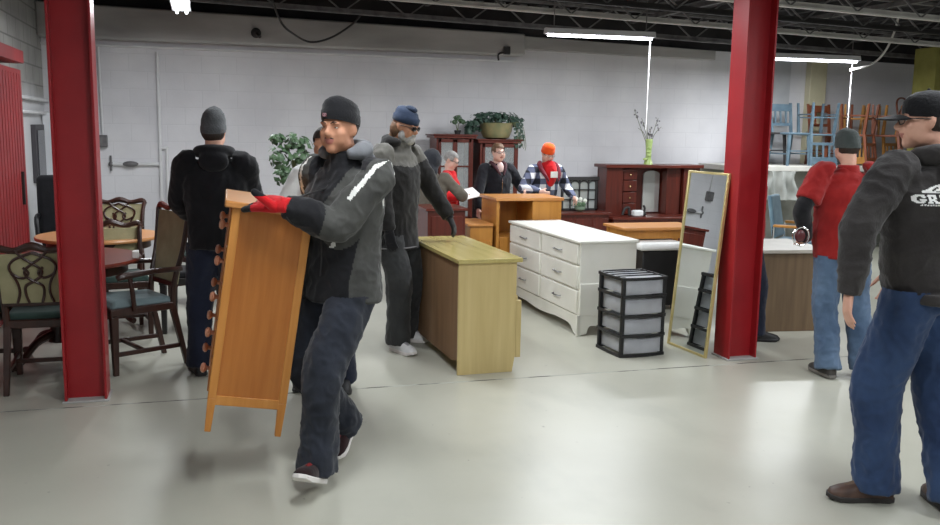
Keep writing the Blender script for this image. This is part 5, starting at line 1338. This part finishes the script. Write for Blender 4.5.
# woman in orange hat and plaid jacket
def plaid():
    m = bpy.data.materials.new('plaid_flannel'); m.use_nodes = True; nt = m.node_tree; bb = nt.nodes['Principled BSDF']; L = nt.links.new
    bb.inputs['Roughness'].default_value = .9
    tc = nt.nodes.new('ShaderNodeTexCoord'); sp = nt.nodes.new('ShaderNodeSeparateXYZ'); L(tc.outputs['Object'], sp.inputs[0])
    outs = []
    for ax, sc in (('X', 52.0), ('Z', 50.0)):
        m1 = nt.nodes.new('ShaderNodeMath'); m1.operation = 'MULTIPLY'; m1.inputs[1].default_value = sc; L(sp.outputs[ax], m1.inputs[0])
        m2 = nt.nodes.new('ShaderNodeMath'); m2.operation = 'SINE'; L(m1.outputs[0], m2.inputs[0])
        m3 = nt.nodes.new('ShaderNodeMath'); m3.operation = 'GREATER_THAN'; m3.inputs[1].default_value = .0; L(m2.outputs[0], m3.inputs[0]); outs.append(m3.outputs[0])
    ad = nt.nodes.new('ShaderNodeMath'); ad.operation = 'ADD'; L(outs[0], ad.inputs[0]); L(outs[1], ad.inputs[1])
    dv = nt.nodes.new('ShaderNodeMath'); dv.operation = 'MULTIPLY'; dv.inputs[1].default_value = .5; L(ad.outputs[0], dv.inputs[0])
    cr = nt.nodes.new('ShaderNodeValToRGB'); cr.color_ramp.interpolation = 'CONSTANT'; e = cr.color_ramp.elements
    e[0].position = 0; e[0].color = (*lin((28,30,42)), 1); e[1].position = .3; e[1].color = (*lin((92,98,122)), 1); x = e.new(.8); x.color = (*lin((226,228,232)), 1)
    L(dv.outputs[0], cr.inputs[0]); L(cr.outputs[0], bb.inputs['Base Color']); return m
wd_ = onY(544,165,9.3)
t, k, o = figure((wd_.x, 9.3), R(14), 'woman in bright orange beanie and plaid jacket looking down behind the oak cabinet', hS(544,143,9.3)*1.0, plaid(), SKp, NAVY, look=(R(-8),R(26),0), seed=25, chub=.12, shw=.19, hair=HAIRB, lean=(0,-.04), hand={-1: (-.24,-.28,1.0), 1: (.26,-.22,.92)})
face_bits(k, t, brow=HAIRB, eyes=False); glasses(k, t, M_chrome, hgt=.012)
beanie(k, t, fabric('bright_orange_knit', (238,84,30), (248,98,40), bump=.3), z=.022, tall=.012)
b = B(); b.ell(k.chest+V((0,-.085,.07)), (.085,.075,.15)); b.ell(k.neck+V((0,-.02,.0)), (.082,.085,.05)); b.blend('red_scarf', REDS, t, vox=.012, wr=.008)
b = B(); c = k.chest+V((.0,-.175,.07)); b.box(c.x-.05,c.x+.04,c.y-.004,c.y+.004,c.z-.035,c.z+.03); b.build('name_badge', mat('white_paper', (235,235,232)), t)
b = B()
for s in (-1,1): b.tube([k.neck+V((s*.06,.03,.04)), k.neck+V((s*.11,-.03,.01)), k.neck+V((s*.10,-.11,-.08)), k.neck+V((s*.06,-.15,-.16))], [.024,.03,.024,.012], n=10)
b.blend('lapels', fabric('dark_red_lining', (96,32,44), (110,40,52)), t, vox=.010)
# person half hidden behind the right column
t, k, o = figure((onY(746,250,6.12).x, 6.12), R(60), 'person in red top and dark jeans hidden behind the right red column', .95, REDP, SK, NAVY, hair=HAIRD, seed=26, foot={1: ((.10,-.12,0),(.2,-1,0)), -1: ((-.10,.10,0),(-.2,-1,0))}, hand={1:(.2,-.05,.80), -1:(-.2,.0,.80)})
# ------------------------------------------------------------------ light and exposure
w = bpy.data.worlds.new('world'); bpy.context.scene.world = w; w.use_nodes = True
w.node_tree.nodes['Background'].inputs[0].default_value = (.8,.85,.95,1); w.node_tree.nodes['Background'].inputs[1].default_value = .25
vs = bpy.context.scene.view_settings
vs.view_transform = 'Standard'; vs.look = 'None'; vs.exposure = EXPO; vs.gamma = 1; vs.use_curve_mapping = False
